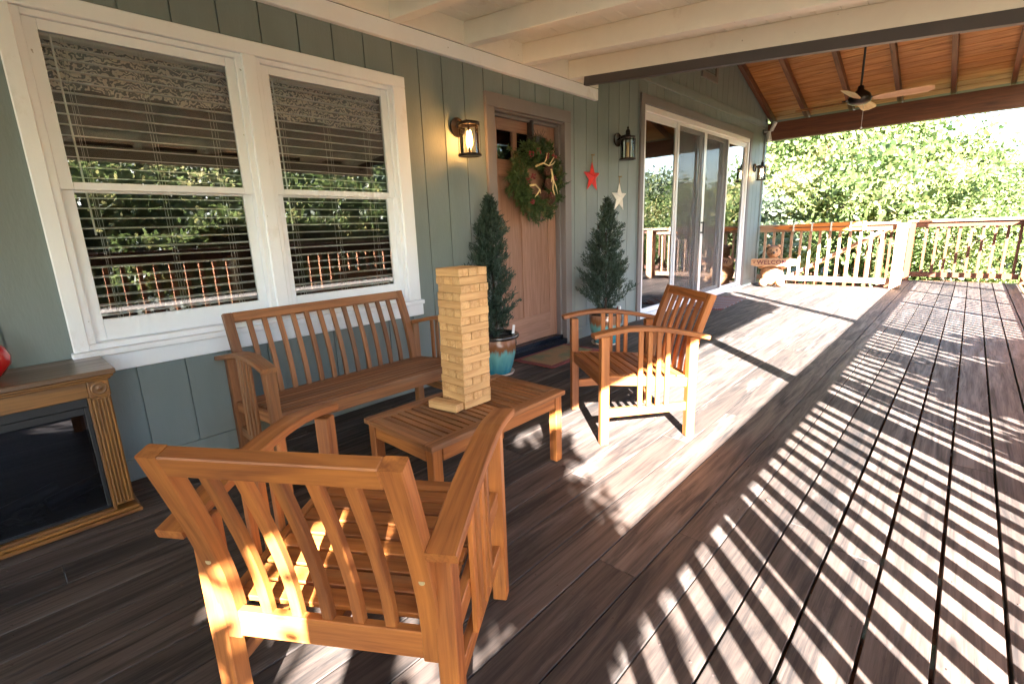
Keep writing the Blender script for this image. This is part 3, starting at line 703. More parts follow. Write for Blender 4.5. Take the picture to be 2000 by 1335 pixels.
# ------------------------------------------------------------------ lanterns
def ring(mb, r, z, t=.006, h=.012, seg=28): mb.lathe([(r - t, z - h / 2), (r + t, z - h / 2), (r + t, z + h / 2), (r - t, z + h / 2), (r - t, z - h / 2)], seg=seg)
def lantern(x, z, lit, finial, label, sc=1.0):
    t = thing('wall_lantern', label, 'lantern', (x, W - .135, z)); t.scale = (sc, sc, sc)
    mb = MB(); rp = .068
    V = []; 
    mb2 = MB(); mb2.lathe([(0, 0), (rp * .8, 0), (rp, -.008), (rp, -.02)], seg=28)
    mb2.v = [(v[0], .135 / sc - .002 + v[2], v[1] + .09) for v in mb2.v]; mb2.build('back_plate', M_BRONZE, t, True)
    mb = MB(); mb.tube([(0, .12 / sc, .09), (0, .07, .115), (0, .02, .12), (0, 0, .11)], .011, 8); mb.build('arm', M_BRONZE, t, True)
    mb = MB(); ring(mb, .073, .095, .006, .02); mb.lathe([(0, .12), (.03, .118), (.05, .108), (.079, .104)], seg=28)
    if finial: mb.lathe([(0, .205), (.008, .2), (.011, .19), (.006, .178), (.02, .17), (.024, .155), (.024, .125), (.03, .12)], seg=20)
    mb.build('cap', M_BRONZE, t, True)
    mb = MB(); ring(mb, .077, -.115, .009, .014); mb.lathe([(0, -.117), (.03, -.119), (.07, -.119)], seg=20); mb.build('base_ring', M_BRONZE, t, True)
    mb = MB()
    for a in (45, 135, 225, 315): c, s = math.cos(R_(a)) * .078, math.sin(R_(a)) * .078; mb.box((c, s, -.01), (.012, .004, .21), Matrix.Rotation(R_(a + 90), 3, 'Z'))
    mb.build('strap', M_BRONZE, t)
    mb = MB(); mb.lathe([(.069, -.107), (.069, .088)], seg=32); mb.build('glass_cylinder', M_GLASSL, t, True)
    if lit: mb = MB(); mb.lathe([(0, .06), (.012, .05), (.02, .01), (.022, -.02), (.014, -.055), (0, -.065)], seg=14); mb.build('bulb', M_BULB if lit == 1 else M_BULBD, t, True)
    else: mb = MB(); mb.lathe([(0, .05), (.014, .045), (.014, -.11)], seg=14); mb.build('candle_tube', M_CANDLE, t, True)
    if lit == 1:
        ld = bpy.data.lights.new('lantern_light', 'POINT'); ld.energy = .3; ld.color = (1, .38, .09); ld.shadow_soft_size = .03
        lo = bpy.data.objects.new('lantern_light', ld); COL.objects.link(lo); lo.parent = t; lo.location = (0, -.0, -.01)
lantern(2.555, 1.79, 1, False, 'glowing round lantern on the wall left of the wooden front door')
lantern(4.80, 1.93, 0, True, 'unlit glass lantern above the white star left of the sliding door')
lantern(9.30, 1.93, 2, True, 'small lit lantern at the far house corner beyond the sliding door')

# stars
def star(x, z, r, mat, label, cord, zt):
    t = thing('hanging_star', label, 'star', (x, W - .01, z))
    mb = MB(); V = [(0, -.045, 0)]; 
    for i in range(10):
        a = R_(90 + 36 * i); rr = r if i % 2 == 0 else r * .40; V.append((rr * math.cos(a), -.002, rr * math.sin(a)))
    V.append((0, .0, 0)); F = [(0, 1 + i, 1 + (i + 1) % 10) for i in range(10)] + [(11, 1 + (i + 1) % 10, 1 + i) for i in range(10)]
    mb.add(V, F); mb.build('star_body', mat, t)
    mb = MB(); mb.tube([(0, -.006, r * .92), (.004, -.004, (zt - z) * .6), (0, -.004, zt - z)], .0035, 6); mb.tube([(0, .008, zt - z + .005), (0, -.02, zt - z), (.012, -.022, zt - z + .008), (.02, -.012, zt - z - .004)], .004, 6); mb.build('hanger', M_JUTE, t)
star(4.32, 1.62, .152, M_RED, 'red metal star hanging on the wall beside the door trim', 0, 1.83)
star(4.85, 1.435, .158, M_WSTAR, 'white metal star hanging lower beside the sliding door trim', 0, 1.65)
# camera floodlight at the corner
sc_ = thing('security_camera', 'small white twin headed security light on the far house corner', 'camera', (9.66, W - .022, 2.63))
mb = MB(); mb.lathe([(0, 0), (.045, 0), (.045, .02)], seg=16); mb.v = [(v[0], v[2], v[1]) for v in mb.v]; mb.build('mount', M_BLACK, sc_)
mb = MB(); mb.tube([(0, 0, 0), (0, -.06, .0), (.05, -.09, .0)], .01, 8); mb.build('bracket', M_VINYL, sc_)
mb = MB(); mb.tube([(.0, -.07, -.02), (-.03, -.10, -.15)], [.03, .035], 12); mb.build('lamp_head', M_VINYL, sc_, False)
mb = MB(); mb.tube([(.07, -.09, .02), (.11, -.13, .15)], [.03, .035], 12); mb.build('lamp_head', M_VINYL, sc_, False)

# ------------------------------------------------------------------ needle helper
def blades(points, dirs, length, width, rng, tone=None):
    """one thin quad per point"""
    n_ = len(points); d = dirs / np.linalg.norm(dirs, axis=1, keepdims=True)
    r = rng.normal(size=(n_, 3)); s = np.cross(d, r); s /= np.linalg.norm(s, axis=1, keepdims=True) + 1e-9
    L = length * np.exp(rng.normal(0, .35, (n_, 1))); wd = width * rng.uniform(.7, 1.3, (n_, 1))
    a = points - s * wd * .5; b_ = points + s * wd * .5; c = points + d * L * .55 + s * wd * .8; e = points + d * L; f_ = points + d * L * .55 - s * wd * .8
    V = np.stack([a, b_, c, e, f_], 1).reshape(-1, 3); idx = np.arange(n_)[:, None] * 5
    F = np.concatenate([idx + np.array([0, 1, 2, 4])], 0); T = idx + np.array([4, 2, 3])
    return V, F, T
def leaf_mesh(name, V, Q, T, tone, mat):
    me = bpy.data.meshes.new(name); nq, ntv = len(Q), len(T)
    me.vertices.add(len(V)); me.vertices.foreach_set('co', V.astype(np.float32).ravel())
    me.loops.add(nq * 4 + ntv * 3); me.loops.foreach_set('vertex_index', np.concatenate([Q.ravel(), T.ravel()]).astype(np.int32))
    me.polygons.add(nq + ntv); st_ = np.concatenate([np.arange(nq) * 4, nq * 4 + np.arange(ntv) * 3]).astype(np.int32); me.polygons.foreach_set('loop_start', st_)
    me.update(calc_edges=True); a = me.attributes.new('tone', 'FLOAT', 'POINT'); a.data.foreach_set('value', tone.astype(np.float32)); me.materials.append(mat); return me

def crown_mesh(name, seed, n_clump, per, rad, leaf, mat, squash=.8, hollow=.55):
    rng = np.random.default_rng(seed)
    u = rng.normal(size=(n_clump, 3)); u /= np.linalg.norm(u, axis=1, keepdims=True)
    lob = 1 + .22 * np.sin(u[:, 0] * 5 + seed) * np.cos(u[:, 1] * 4.3 + seed * 2) + .16 * np.sin(u[:, 2] * 7 + seed * 3) + .1 * rng.normal(size=n_clump)
    r = rng.uniform(hollow, 1, n_clump) * lob
    C = u * r[:, None] * rad; C[:, 2] *= squash
    ct = np.clip(rng.normal(.5, .25, n_clump), 0, 1)
    cs = rng.uniform(.45, 1.7, n_clump) * rad * .125
    P = (C[:, None, :] + rng.normal(size=(n_clump, per, 3)) * cs[:, None, None] * np.array([1, 1, .6])).reshape(-1, 3)
    tone = np.clip(np.repeat(ct, per) + rng.normal(0, .25, n_clump * per), 0, 1)
    D = rng.normal(size=P.shape) + np.repeat(u, per, 0) * .6 - np.array([0, 0, .35])
    V, Q, T = blades(P, D, leaf, leaf * .42, rng)
    return leaf_mesh(name, V, Q, T, np.repeat(tone, 5), mat)

# ------------------------------------------------------------------ potted conifers
def conifer_mesh(name, seed, H_, prof, lean, mat):
    rng = np.random.default_rng(seed); P = []; D = []; Tn = []
    nb = 430
    for i in range(nb):
        t = rng.uniform(0, 1) ** .85; z = t * H_; a = rng.uniform(0, 2 * math.pi)
        lump = 1 + .26 * math.sin(a * 3 + z * 9 + seed) + .24 * math.sin(z * 31 + a * 2 + seed) + rng.normal(0, .20)
        rr = np.interp(t, [p[0] for p in prof], [p[1] for p in prof]) * max(.4, lump)
        ctr = np.array([lean * math.sin(t * 3.0 + seed), lean * .5 * math.cos(t * 4), 0])
        base = ctr + np.array([0, 0, z - rr * .35]); tip = ctr + np.array([math.cos(a) * rr, math.sin(a) * rr, z + rr * .35])
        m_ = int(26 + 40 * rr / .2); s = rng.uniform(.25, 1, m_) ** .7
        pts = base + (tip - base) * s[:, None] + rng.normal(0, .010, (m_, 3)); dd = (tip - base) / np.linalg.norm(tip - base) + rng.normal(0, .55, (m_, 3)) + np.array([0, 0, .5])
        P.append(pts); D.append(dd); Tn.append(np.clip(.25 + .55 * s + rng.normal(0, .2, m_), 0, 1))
    P = np.concatenate(P); D = np.concatenate(D); Tn = np.concatenate(Tn)
    V, Q, T = blades(P, D, .024, .0042, rng); return leaf_mesh(name, V, Q, T, np.repeat(Tn, 5), mat)
def pot(parent, s=1.0):
    mb = MB(); mb.lathe([(0, .012), (.108, .012), (.112, .02), (.135, .09), (.155, .18), (.163, .25), (.160, .29), (.158, .302)], seg=84, flute=.03, fz=(.02, .20)); o = mb.build('pot_body', M_POT, parent, True)
    mb = MB(); mb.lathe([(.155, .298), (.178, .302), (.186, .315), (.182, .330), (.165, .334), (.150, .328), (.147, .29)], seg=48); mb.build('pot_rim', M_POTRIM, parent, True)
    mb = MB(); mb.lathe([(0, .29), (.149, .295)], seg=24); mb.build('soil', M_SOIL, parent)
    mb = MB(); mb.lathe([(0, .0015), (.128, .0015), (.140, .02), (.136, .022), (.124, .010), (0, .010)], seg=40); mb.build('saucer', M_SAUCER, parent, True)
p1 = thing('potted_conifer', 'dark green columnar conifer in a teal glazed pot left of the front door', 'potted tree', (2.70, 2.70, 0), 0)
pot(p1); cm = conifer_mesh('foliage', 3, 1.06, [(0, .055), (.06, .13), (.25, .17), (.42, .165), (.5, .125), (.62, .12), (.8, .085), (.93, .04), (1, .008)], .035, M_CYP)
inst('foliage', cm, p1, (-.035, -.02, .315), (0, 0, 0), (.9, .9, 1)); mb = MB(); mb.tube([(0, 0, .29), (0, 0, .6), (-.01, 0, 1.1)], [.014, .011, .004], 7); mb.build('trunk', M_TWIG, p1)
mb = MB(); mb.box((.10, -.10, .36), (.028, .002, .07), Matrix.Rotation(R_(10), 3, 'Y')); mb.build('plant_tag', M_TAG, p1)
p2 = thing('potted_conifer', 'dark green pyramid shaped conifer in a glazed pot right of the front door', 'potted tree', (4.09, 2.55, 0), 1.2)
pot(p2); cm = conifer_mesh('foliage', 8, 1.06, [(0, .06), (.08, .17), (.2, .245), (.3, .20), (.42, .19), (.5, .15), (.62, .14), (.75, .085), (.88, .055), (1, .008)], .012, M_CYP)
inst('foliage', cm, p2, (0, 0, .315), (0, 0, 0), (.9, .9, 1)); mb = MB(); mb.tube([(0, 0, .29), (0, 0, .6), (0, 0, 1.1)], [.014, .011, .004], 7); mb.build('trunk', M_TWIG, p2)
mb = MB(); mb.ball((-.04, -.13, .345), .02, sc=(1, 1, 1.2)); mb.build('red_berries', M_BERRY, p2); mb = MB(); mb.box((-.09, -.10, .35), (.03, .02, .05), None, .005); mb.build('plant_tag', M_TAG, p2)

# ------------------------------------------------------------------ wreath
wr = thing('wreath', 'evergreen wreath with red berries, pine cones and antlers hanging on the wooden door', 'wreath', (3.46, DY - .055, 1.555))
rng = np.random.default_rng(5); P = []; D = []; Tn = []
for i in range(760):
    a = rng.uniform(0, 2 * math.pi); rm = .225 + rng.normal(0, .048); b_ = rng.uniform(0, 2 * math.pi); c = np.array([math.cos(a), 0, math.sin(a)]); tg = np.array([-math.sin(a), 0, math.cos(a)])
    base = c * rm + np.array([0, -rng.uniform(0, .05), 0]); dr_ = c * rng.uniform(-.4, .9) + tg * rng.uniform(.3, 1) + np.array([0, -rng.uniform(-.1, .6), 0]); dr_ /= np.linalg.norm(dr_); L = rng.uniform(.055, .105)
    s = rng.uniform(0, 1, 55); P.append(base + dr_ * (s * L)[:, None]); D.append(dr_ * .8 + rng.normal(0, .7, (55, 3))); Tn.append(np.clip(rng.normal(.5, .28) + rng.normal(0, .15, 55), 0, 1))
P = np.concatenate(P); D = np.concatenate(D); Tn = np.concatenate(Tn); V, Q, T = blades(P, D, .026, .0032, rng)
inst('foliage', leaf_mesh('foliage', V, Q, T, np.repeat(Tn, 5), M_FIR), wr)
for (bx, bz) in ((-.12, .20), (-.03, .23), (.09, .20), (-.10, .02), (.20, .03), (-.12, -.19), (-.18, -.02), (.05, -.12), (.14, -.13), (.19, .20)):
    mb = MB()
    for j in range(12): mb.ball((bx + random.uniform(-.022, .022), -.085 + random.uniform(-.01, .01), bz + random.uniform(-.022, .022)), .009, 7, 5)
    mb.build('berry_cluster', M_BERRY, wr, True)
def cone(cx, cz, r, h, ang):
    mb = MB(); rot = Matrix.Rotation(ang, 3, 'Y')
    for j in range(9):
        t = j / 8; rr = r * math.sin(.35 + 2.4 * t) ; 
        for q in range(9):
            a = 2 * math.pi * (q + .5 * (j % 2)) / 9; p = rot @ Vector((rr * math.cos(a), rr * math.sin(a), h * (t - .5)))
            mb.box((cx + p.x, -.09 + p.y, cz + p.z), (.016, .014, .006), rot @ Matrix.Rotation(a, 3, 'Z') @ Matrix.Rotation(.5, 3, 'Y'))
    mb.build('pine_cone', M_CONE, wr)
cone(.10, .09, .03, .09, .3); cone(.02, -.13, .03, .08, 1.2); cone(.13, -.16, .032, .09, .6); cone(.10, -.03, .028, .08, -.2)
def antler(pts, tines):
    mb = MB(); k = len(pts); mb.tube(pts, [.009 - .005 * i / (k - 1) for i in range(k)], 7)
    for t_ in tines: mb.tube(t_, [.006, .005, .002][:len(t_)], 6)
    mb.build('antler', M_BONE, wr, True)
yv = -.12
antler([(-.11, yv, .10), (-.02, yv - .01, .13), (.07, yv, .115), (.13, yv - .01, .19)], [[(-.0, yv, .13), (.03, yv, .16), (.05, yv, .22)], [(.07, yv, .115), (.12, yv, .13), (.16, yv, .16)]])
antler([(.10, yv, .09), (.13, yv, .0), (.12, yv, -.08), (.15, yv, -.13)], [[(.13, yv, 0), (.17, yv, -.06), (.19, yv, -.12)], [(.12, yv, .04), (.10, yv, -.02)]])
antler([(-.19, yv, -.06), (-.12, yv, -.05), (-.06, yv, -.09), (-.05, yv, -.12)], [[(-.06, yv, -.09), (-.10, yv, -.13), (-.13, yv, -.15)]])
mb = MB(); mb.bb(-.012, .012, -.004, .052, .2, .495); mb.bb(-.03, .03, -.06, .05, .29, .36, .006); mb.build('hanger', M_BLACK, wr)
mb = MB()
for i in range(9):
    a = R_(60 + i * 9); L = random.uniform(.12, .2); mb.tube([(.01, -.05, .24), (.01 + L * .5 * math.cos(a), -.06, .24 + L * .5 * math.sin(a) + .04), (.02 + L * math.cos(a) * 1.1, -.05, .25 + L * math.sin(a) * 1.1)], [.003, .0025, .0015], 5)
mb.build('twigs', M_TWIG, wr)

# ------------------------------------------------------------------ mats
mt1 = thing('door_mat', 'brown coir mat with dark red border lying before the front door', 'door mat', (3.43, 2.64, 0), R_(2))
mb = MB(); mb.box((0, 0, .007), (.66, .34, .012), None, .003); mb.build('mat_field', M_MAT, mt1)
mb = MB()
for s in (-1, 1): mb.box((0, s * .195, .006), (.76, .05, .011), None, .003); mb.box((s * .355, 0, .0062), (.05, .34, .011), None, .003)
mb.build('mat_border', M_MATB, mt1)
rg = thing('striped_rug', 'small striped rug with twisted fringe lying before the sliding door', 'rug', (7.15, 2.58, 0), R_(3))
mb = MB(); mb.box((0, 0, .007), (1.15, .5, .012), None, .004); mb.build('rug_field', M_RUG, rg)
mb = MB()
for i in range(22): yy = -.24 + i * .023; mb.tube([(.575, yy, .006), (.61, yy + random.uniform(-.01, .01), .007), (.645, yy, .004)], .0055, 6); mb.tube([(-.575, yy, .006), (-.645, yy, .004)], .0055, 6)
mb.build('fringe', M_MATB, rg)

# ------------------------------------------------------------------ carved bear
br = thing('carved_bear', 'carved wooden bear holding a welcome sign at the far end of the deck', 'statue', (9.46, 2.50, 0), R_(-72)); br.scale = (1.08, 1.08, 1.08)
# local: -Y faces the camera side after rotation
def skin(name, verts, edges, radii, mat, parent, lv=2):
    me = bpy.data.meshes.new(name); me.from_pydata(verts, edges, []); o = bpy.data.objects.new(name, me); COL.objects.link(o); o.parent = parent
    md = o.modifiers.new('s', 'SKIN'); md.use_smooth_shade = True
    if not me.skin_vertices: me.attributes
    return o, md
mb = MB()
mb.ball((0, 0, .20), .17, 16, 10, 0, (1, .85, 1.15)); mb.ball((0, -.01, .38), .12, 14, 8, 0, (1, .85, .9)); mb.ball((0, -.03, .55), .105, 14, 10, 0, (1, .95, .95)); mb.ball((0, -.13, .53), .05, 10, 8, 0, (1, 1.1, .8))
for s in (-1, 1):
    mb.ball((s * .075, .0, .645), .03, 10, 6); mb.ball((s * .12, -.13, .07), .075, 12, 8, 0, (.9, 1.4, .9)); mb.tube([(s * .11, 0, .40), (s * .17, -.07, .33), (s * .13, -.15, .36)], [.05, .048, .042], 10); mb.ball((s * .13, -.17, .365), .045, 10, 6)
mb.build('body', M_BEAR, br, True)
mb = MB(); mb.ball((0, -.185, .545), .017, 8, 6)
for s in (-1, 1): mb.ball((s * .038, -.12, .585), .011, 8, 6)
mb.build('nose_and_eyes', M_BLACK, br, True)
mb = MB(); mb.ball((0, .02, .625), .088, 14, 8, 0, (1.05, 1.0, .42)); mb.build('cap', M_BEARD, br, True)
mb = MB(); k = 14; V = []
for i in range(k + 1):
    x = -.32 + .64 * i / k; j1 = .008 * math.sin(i * 2.1); j2 = .008 * math.cos(i * 1.7); e = .02 if i in (0, k) else 0
    V += [(x, -.225, .34 + e + j1), (x, -.225, .46 - e + j2), (x, -.195, .46 - e + j2), (x, -.195, .34 + e + j1)]
F = [(0, 1, 2, 3), (4 * k + 3, 4 * k + 2, 4 * k + 1, 4 * k)] + [(i * 4 + j, i * 4 + 4 + j, i * 4 + 4 + (j + 1) % 4, i * 4 + (j + 1) % 4) for i in range(k) for j in range(4)]
mb.add(V, F, [(v[0], v[2], v[1]) for v in V]); sg_ = mb.build('sign_board', M_BEAR, br)
cu = bpy.data.curves.new('welcome_lettering', 'FONT'); cu.body = 'WELCOME'; cu.size = .092; cu.extrude = .003; cu.offset = .0015; cu.align_x = 'CENTER'; cu.align_y = 'CENTER'; cu.space_character = 1.1
to = bpy.data.objects.new('tmp', cu); COL.objects.link(to); dg = bpy.context.evaluated_depsgraph_get(); me = bpy.data.meshes.new_from_object(to.evaluated_get(dg)); COL.objects.unlink(to); bpy.data.objects.remove(to)
me.materials.clear(); me.materials.append(M_LETTER); lo = inst('lettering', me, sg_, (0, -.229, .40), (R_(90), 0, 0))
mb = MB()
for s in (-1, 1):
    mb.ball((s * .275, -.228, .40), .012, 8, 5, 0, (1, .3, 1))
    for q in range(4): mb.ball((s * .275 - .02 + q * .013, -.228, .42 + (.006 if q in (1, 2) else 0)), .005, 6, 4, 0, (1, .4, 1))
mb.build('paw_print', M_LETTER, sg_)

# ------------------------------------------------------------------ mantel fireplace
mp = thing('electric_fireplace', 'low honey oak mantel with dark glass firebox standing against the wall', 'fireplace', (0, 0, 0))
MX0 = -.95
mb = MB(); mb.bb(MX0, .290, 2.486, 2.862, .628, .650, .004); mb.build('mantel_top', M_OAKTOP, mp)
mb = MB(); mb.bb(MX0 + .01, .281, 2.497, 2.86, .6165, .6275, .003); mb.bb(MX0 + .02, .272, 2.508, 2.858, .606, .616, .003); mb.build('crown_moulding', M_OAK, mp)
mb = MB(); mb.bb(MX0 + .03, .196, 2.535, 2.56, .538, .6055, .002); mb.build('frieze_board', M_OAK, mp)
mb = MB(); mb.bb(.196, .264, 2.522, 2.60, .536, .6055, .003); rb = mb.build('corner_block', M_OAK, mp)
mb = MB(); mb.lathe([(0, .006), (.006, .005), (.008, .001), (.012, .004), (.015, .001), (.020, .005), (.025, .004), (.027, 0)], seg=32); mb.v = [(v[0] + .230, 2.5225 - v[2], v[1] + .571) for v in mb.v]; mb.build('rosette', M_OAK, rb, True)
mb = MB(); mb.bb(.200, .262, 2.532, 2.60, .052, .5355, .002)
for i in range(5): mb.bb(.2015 + i * .0123, .2095 + i * .0123, 2.524, 2.5325, .062, .528, .003)
mb.build('pilaster', M_OAK, mp)
mb = MB(); mb.bb(.262, .2625, 2.6, 2.86, .03, .6, 0); mb.bb(.225, .262, 2.6005, 2.86, .03, .6055, .002); mb.build('side_panel', M_OAK, mp)
mb = MB(); mb.bb(.188, .1995, 2.53, 2.58, .035, .5375, .002); mb.bb(MX0, .188, 2.53, 2.57, .034, .045, .001); mb.build('inner_frame', M_OAK, mp)
mb = MB(); mb.bb(MX0, .279, 2.505, 2.86, .004, .020, .003); mb.bb(MX0, .272, 2.513, 2.86, .0205, .0335, .004); mb.build('base_moulding', M_OAK, mp)
mb = MB(); mb.bb(MX0, .1875, 2.545, 2.56, .500, .537, .002); mb.bb(MX0, .1875, 2.547, 2.56, .046, .058, .002); mb.bb(.172, .1875, 2.546, 2.56, .0585, .4995, .002); mb.bb(MX0, .172, 2.549, 2.56, .47, .4985, .001); fbx = mb.build('firebox_frame', M_GRAPH, mp)
mb = MB(); mb.bb(MX0, .172, 2.556, 2.558, .058, .47); mb.build('glass_panel', M_GLASSD, mp)
mb = MB(); mb.bb(MX0, .18, 2.80, 2.82, .05, .49); mb.bb(MX0, .18, 2.565, 2.8, .046, .05); mb.build('firebox_interior', M_BLACK, mp)
mb = MB()
for i in range(60): mb.ball((random.uniform(MX0, .15), random.uniform(2.6, 2.78), .055 + abs(random.gauss(0, .02))), random.uniform(.012, .03), 6, 4, 0, (1.3, 1, .7))
for i in range(5): x = -.8 + i * .2; mb.tube([(x, 2.66, .10), (x + .24, 2.72, .14)], .028, 9)
o = mb.build('ember_bed', M_GRAPH, mp); o['kind'] = 'stuff'
vz = thing('red_vase', 'round glossy red vase standing on the oak mantel', 'vase', (-.078, 2.655, .650))
mb = MB(); mb.lathe([(0, .001), (.035, .001), (.06, .02), (.088, .06), (.092, .09), (.08, .125), (.05, .155), (.03, .165), (.026, .175), (.033, .182), (.028, .18), (.02, .16)], seg=40); mb.build('vase_body', M_REDV, vz, True)

# ------------------------------------------------------------------ seating
def arc(pts, n_=10):
    """smooth interpolation through (a,b) control points"""
    t = np.linspace(0, len(pts) - 1, n_); P = np.array(pts, float); o = []
    for u in t:
        i = min(int(u), len(pts) - 2); f_ = u - i; p0 = P[max(i - 1, 0)]; p1 = P[i]; p2 = P[i + 1]; p3 = P[min(i + 2, len(pts) - 1)]
        o.append(.5 * ((2 * p1) + (-p0 + p2) * f_ + (2 * p0 - 5 * p1 + 4 * p2 - p3) * f_ ** 2 + (-p0 + 3 * p1 - 3 * p2 + p3) * f_ ** 3))
    return o
BACKP = [(-.500, .315), (-.514, .43), (-.550, .575), (-.622, .768)]     # y,z of the curved back
def seat_furniture(name, label, cat, loc, rz, Wd, nback, seat_rows, mat, matd, wood_top, dep=.50, bt=0.0, bw=0.0):
    t = thing(name, label, cat, loc, rz)
    xo = Wd / 2; lg = .044
    szf = lambda y: .386 + y * .095
    for s in (-1, 1):
        mb = MB(); mb.bb(s * (xo - lg / 2) - lg / 2, s * (xo - lg / 2) + lg / 2, -.045, 0, .001, .592, .003); mb.build('front_leg', mat, t)
        mb = MB(); mb.bb(s * (xo - lg / 2) - lg / 2, s * (xo - lg / 2) + lg / 2, -dep - .034, -dep + .014, .001, .560, .003); mb.build('rear_leg', mat, t)
        ap = [(s * (xo - .002), p[0], p[1]) for p in arc([(.045, .600), (-.14, .626), (-.33, .612), (-.50, .576), (-dep - .080, .556)], 13)]
        mb = MB(); mb.sweep(ap, (.064, 0, 0), .022, ch=.003); mb.build('armrest', matd if wood_top else mat, t)
        mb = MB(); mb.bb(s * (xo - .024) - .011, s * (xo - .024) + .011, -dep + .014, -.045, .150, .198, .002); mb.build('side_stretcher', mat, t)
        mb = MB(); mb.beam((s * (xo - .024), -dep + .014, szf(-dep) - .028), (s * (xo - .024), -.045, szf(0) - .030), .0224, .052, .002); mb.build('side_rail', mat, t)
        for yy, h in ((-.215, .612), (-.265, .606), (-.315, .600), (-.365, .593)):
            mb = MB(); mb.bb(s * (xo - .024) - .0065 + s * .018, s * (xo - .024) + .0065 + s * .018, yy - .013, yy + .013, .1985, h, .002); mb.build('side_slat', mat, t)
    xi = xo - lg - .001
    mb = MB(); mb.bb(-xi, xi, -.036, -.012, .315, .372, .002); mb.build('front_apron', mat, t)
    mb = MB(); mb.bb(-xi, xi, -.528, -.506, .268, .334, .002); mb.build('rear_apron', mat, t)
    # seat slats
    y = -.010; 
    for i in range(seat_rows):
        wd = .485 / seat_rows; mb = MB(); mb.box((0, y - wd / 2 + .0035, szf(y - wd / 2) - .006), (2 * xi + .004, wd - .008, .015), Matrix.Rotation(math.atan(.095), 3, 'X'), .002); mb.build('seat_slat', matd if wood_top else mat, t); y -= wd
    for xx in ((0,) if Wd < .8 else (-.28, 0, .28)): mb = MB(); mb.beam((xx, -.505, szf(-.505) - .032), (xx, -.037, szf(-.037) - .032), .04, .035, .002); mb.build('seat_brace', mat, t)
    # back
    bp = arc(BACKP[:-1] + [(BACKP[-1][0] - bt, BACKP[-1][1] + bt * .2)], 12); bo = xo - lg - .002 + bw
    for s in (-1, 1):
        mb = MB(); mb.sweep([(s * (bo - .019), p[0] - .012, p[1] - (.05 if i == 0 else 0)) for i, p in enumerate(bp)], (.044, 0, 0), .036, ch=.003); o = mb.build('back_stile', mat, t)
        mb = MB(); mb.lathe([(0, .0012), (.004, .001), (.0065, .0012), (.007, 0)], seg=14); pz = bp[5]; mb.v = [(v[0] + s * (bo - .019), pz[0] - .030 - v[2], v[1] + pz[1]) for v in mb.v]; mb.build('screw', M_BRASS, o)
    tp = bp[-1]; tq = bp[-2]; ang = math.atan2(tp[0] - tq[0], tp[1] - tq[1])
    mb = MB(); mb.box((0, tp[0] - .012 - math.sin(ang) * .024, tp[1] - math.cos(ang) * .024), (2 * (bo - .0415), .034, .05), Matrix.Rotation(-ang, 3, 'X'), .003); mb.build('top_rail', mat, t)
    for i in range(nback):
        x = -(bo - .038) + 2 * (bo - .038) * (i + 1) / (nback + 1)
        mb = MB(); mb.sweep([(x, p[0] - .012, p[1]) for p in bp[:-1]] + [(x, tp[0] - .012 + .01 * 0 - math.sin(ang) * .04, tp[1] - math.cos(ang) * .045)], (.025, 0, 0), .019, ch=.002); mb.build('back_slat', mat, t)
    return t
seat_furniture('armchair', 'near wooden slatted armchair seen from behind in the foreground', 'armchair', (.802, 1.197, 0), R_(32.7 - 90), .585, 5, 9, M_TEAK, M_TEAK, False, bt=-.008, bw=.010)
seat_furniture('armchair', 'far wooden slatted armchair facing left with sun on its legs', 'armchair', (2.236, 1.534, 0), R_(142 - 90), .585, 5, 9, M_TEAK, M_TEAK, False)
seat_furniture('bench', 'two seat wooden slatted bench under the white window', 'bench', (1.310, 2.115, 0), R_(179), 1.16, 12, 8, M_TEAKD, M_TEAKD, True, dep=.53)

# coffee table
tb = thing('coffee_table', 'low slatted wooden coffee table between the bench and the chairs', 'table', (1.41, 1.598, 0))
hx, hy, th = .412, .238, .365
for s in (-1, 1):
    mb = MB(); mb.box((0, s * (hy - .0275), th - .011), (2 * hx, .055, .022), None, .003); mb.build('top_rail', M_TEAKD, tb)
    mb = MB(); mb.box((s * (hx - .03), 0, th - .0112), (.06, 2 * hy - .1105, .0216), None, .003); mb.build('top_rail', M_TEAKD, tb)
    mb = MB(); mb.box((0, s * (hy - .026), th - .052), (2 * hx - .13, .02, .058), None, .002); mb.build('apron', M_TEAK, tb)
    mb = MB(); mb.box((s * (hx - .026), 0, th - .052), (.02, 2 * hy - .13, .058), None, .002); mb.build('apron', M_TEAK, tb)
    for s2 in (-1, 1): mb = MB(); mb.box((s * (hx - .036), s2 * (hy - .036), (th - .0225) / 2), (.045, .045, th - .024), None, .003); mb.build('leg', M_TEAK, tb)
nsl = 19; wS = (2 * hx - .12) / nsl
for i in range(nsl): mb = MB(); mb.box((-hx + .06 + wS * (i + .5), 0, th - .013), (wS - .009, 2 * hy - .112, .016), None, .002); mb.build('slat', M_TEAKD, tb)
mb = MB(); mb.box((0, 0, th - .035), (2 * hx - .13, .04, .025)); mb.build('brace', M_TEAK, tb)

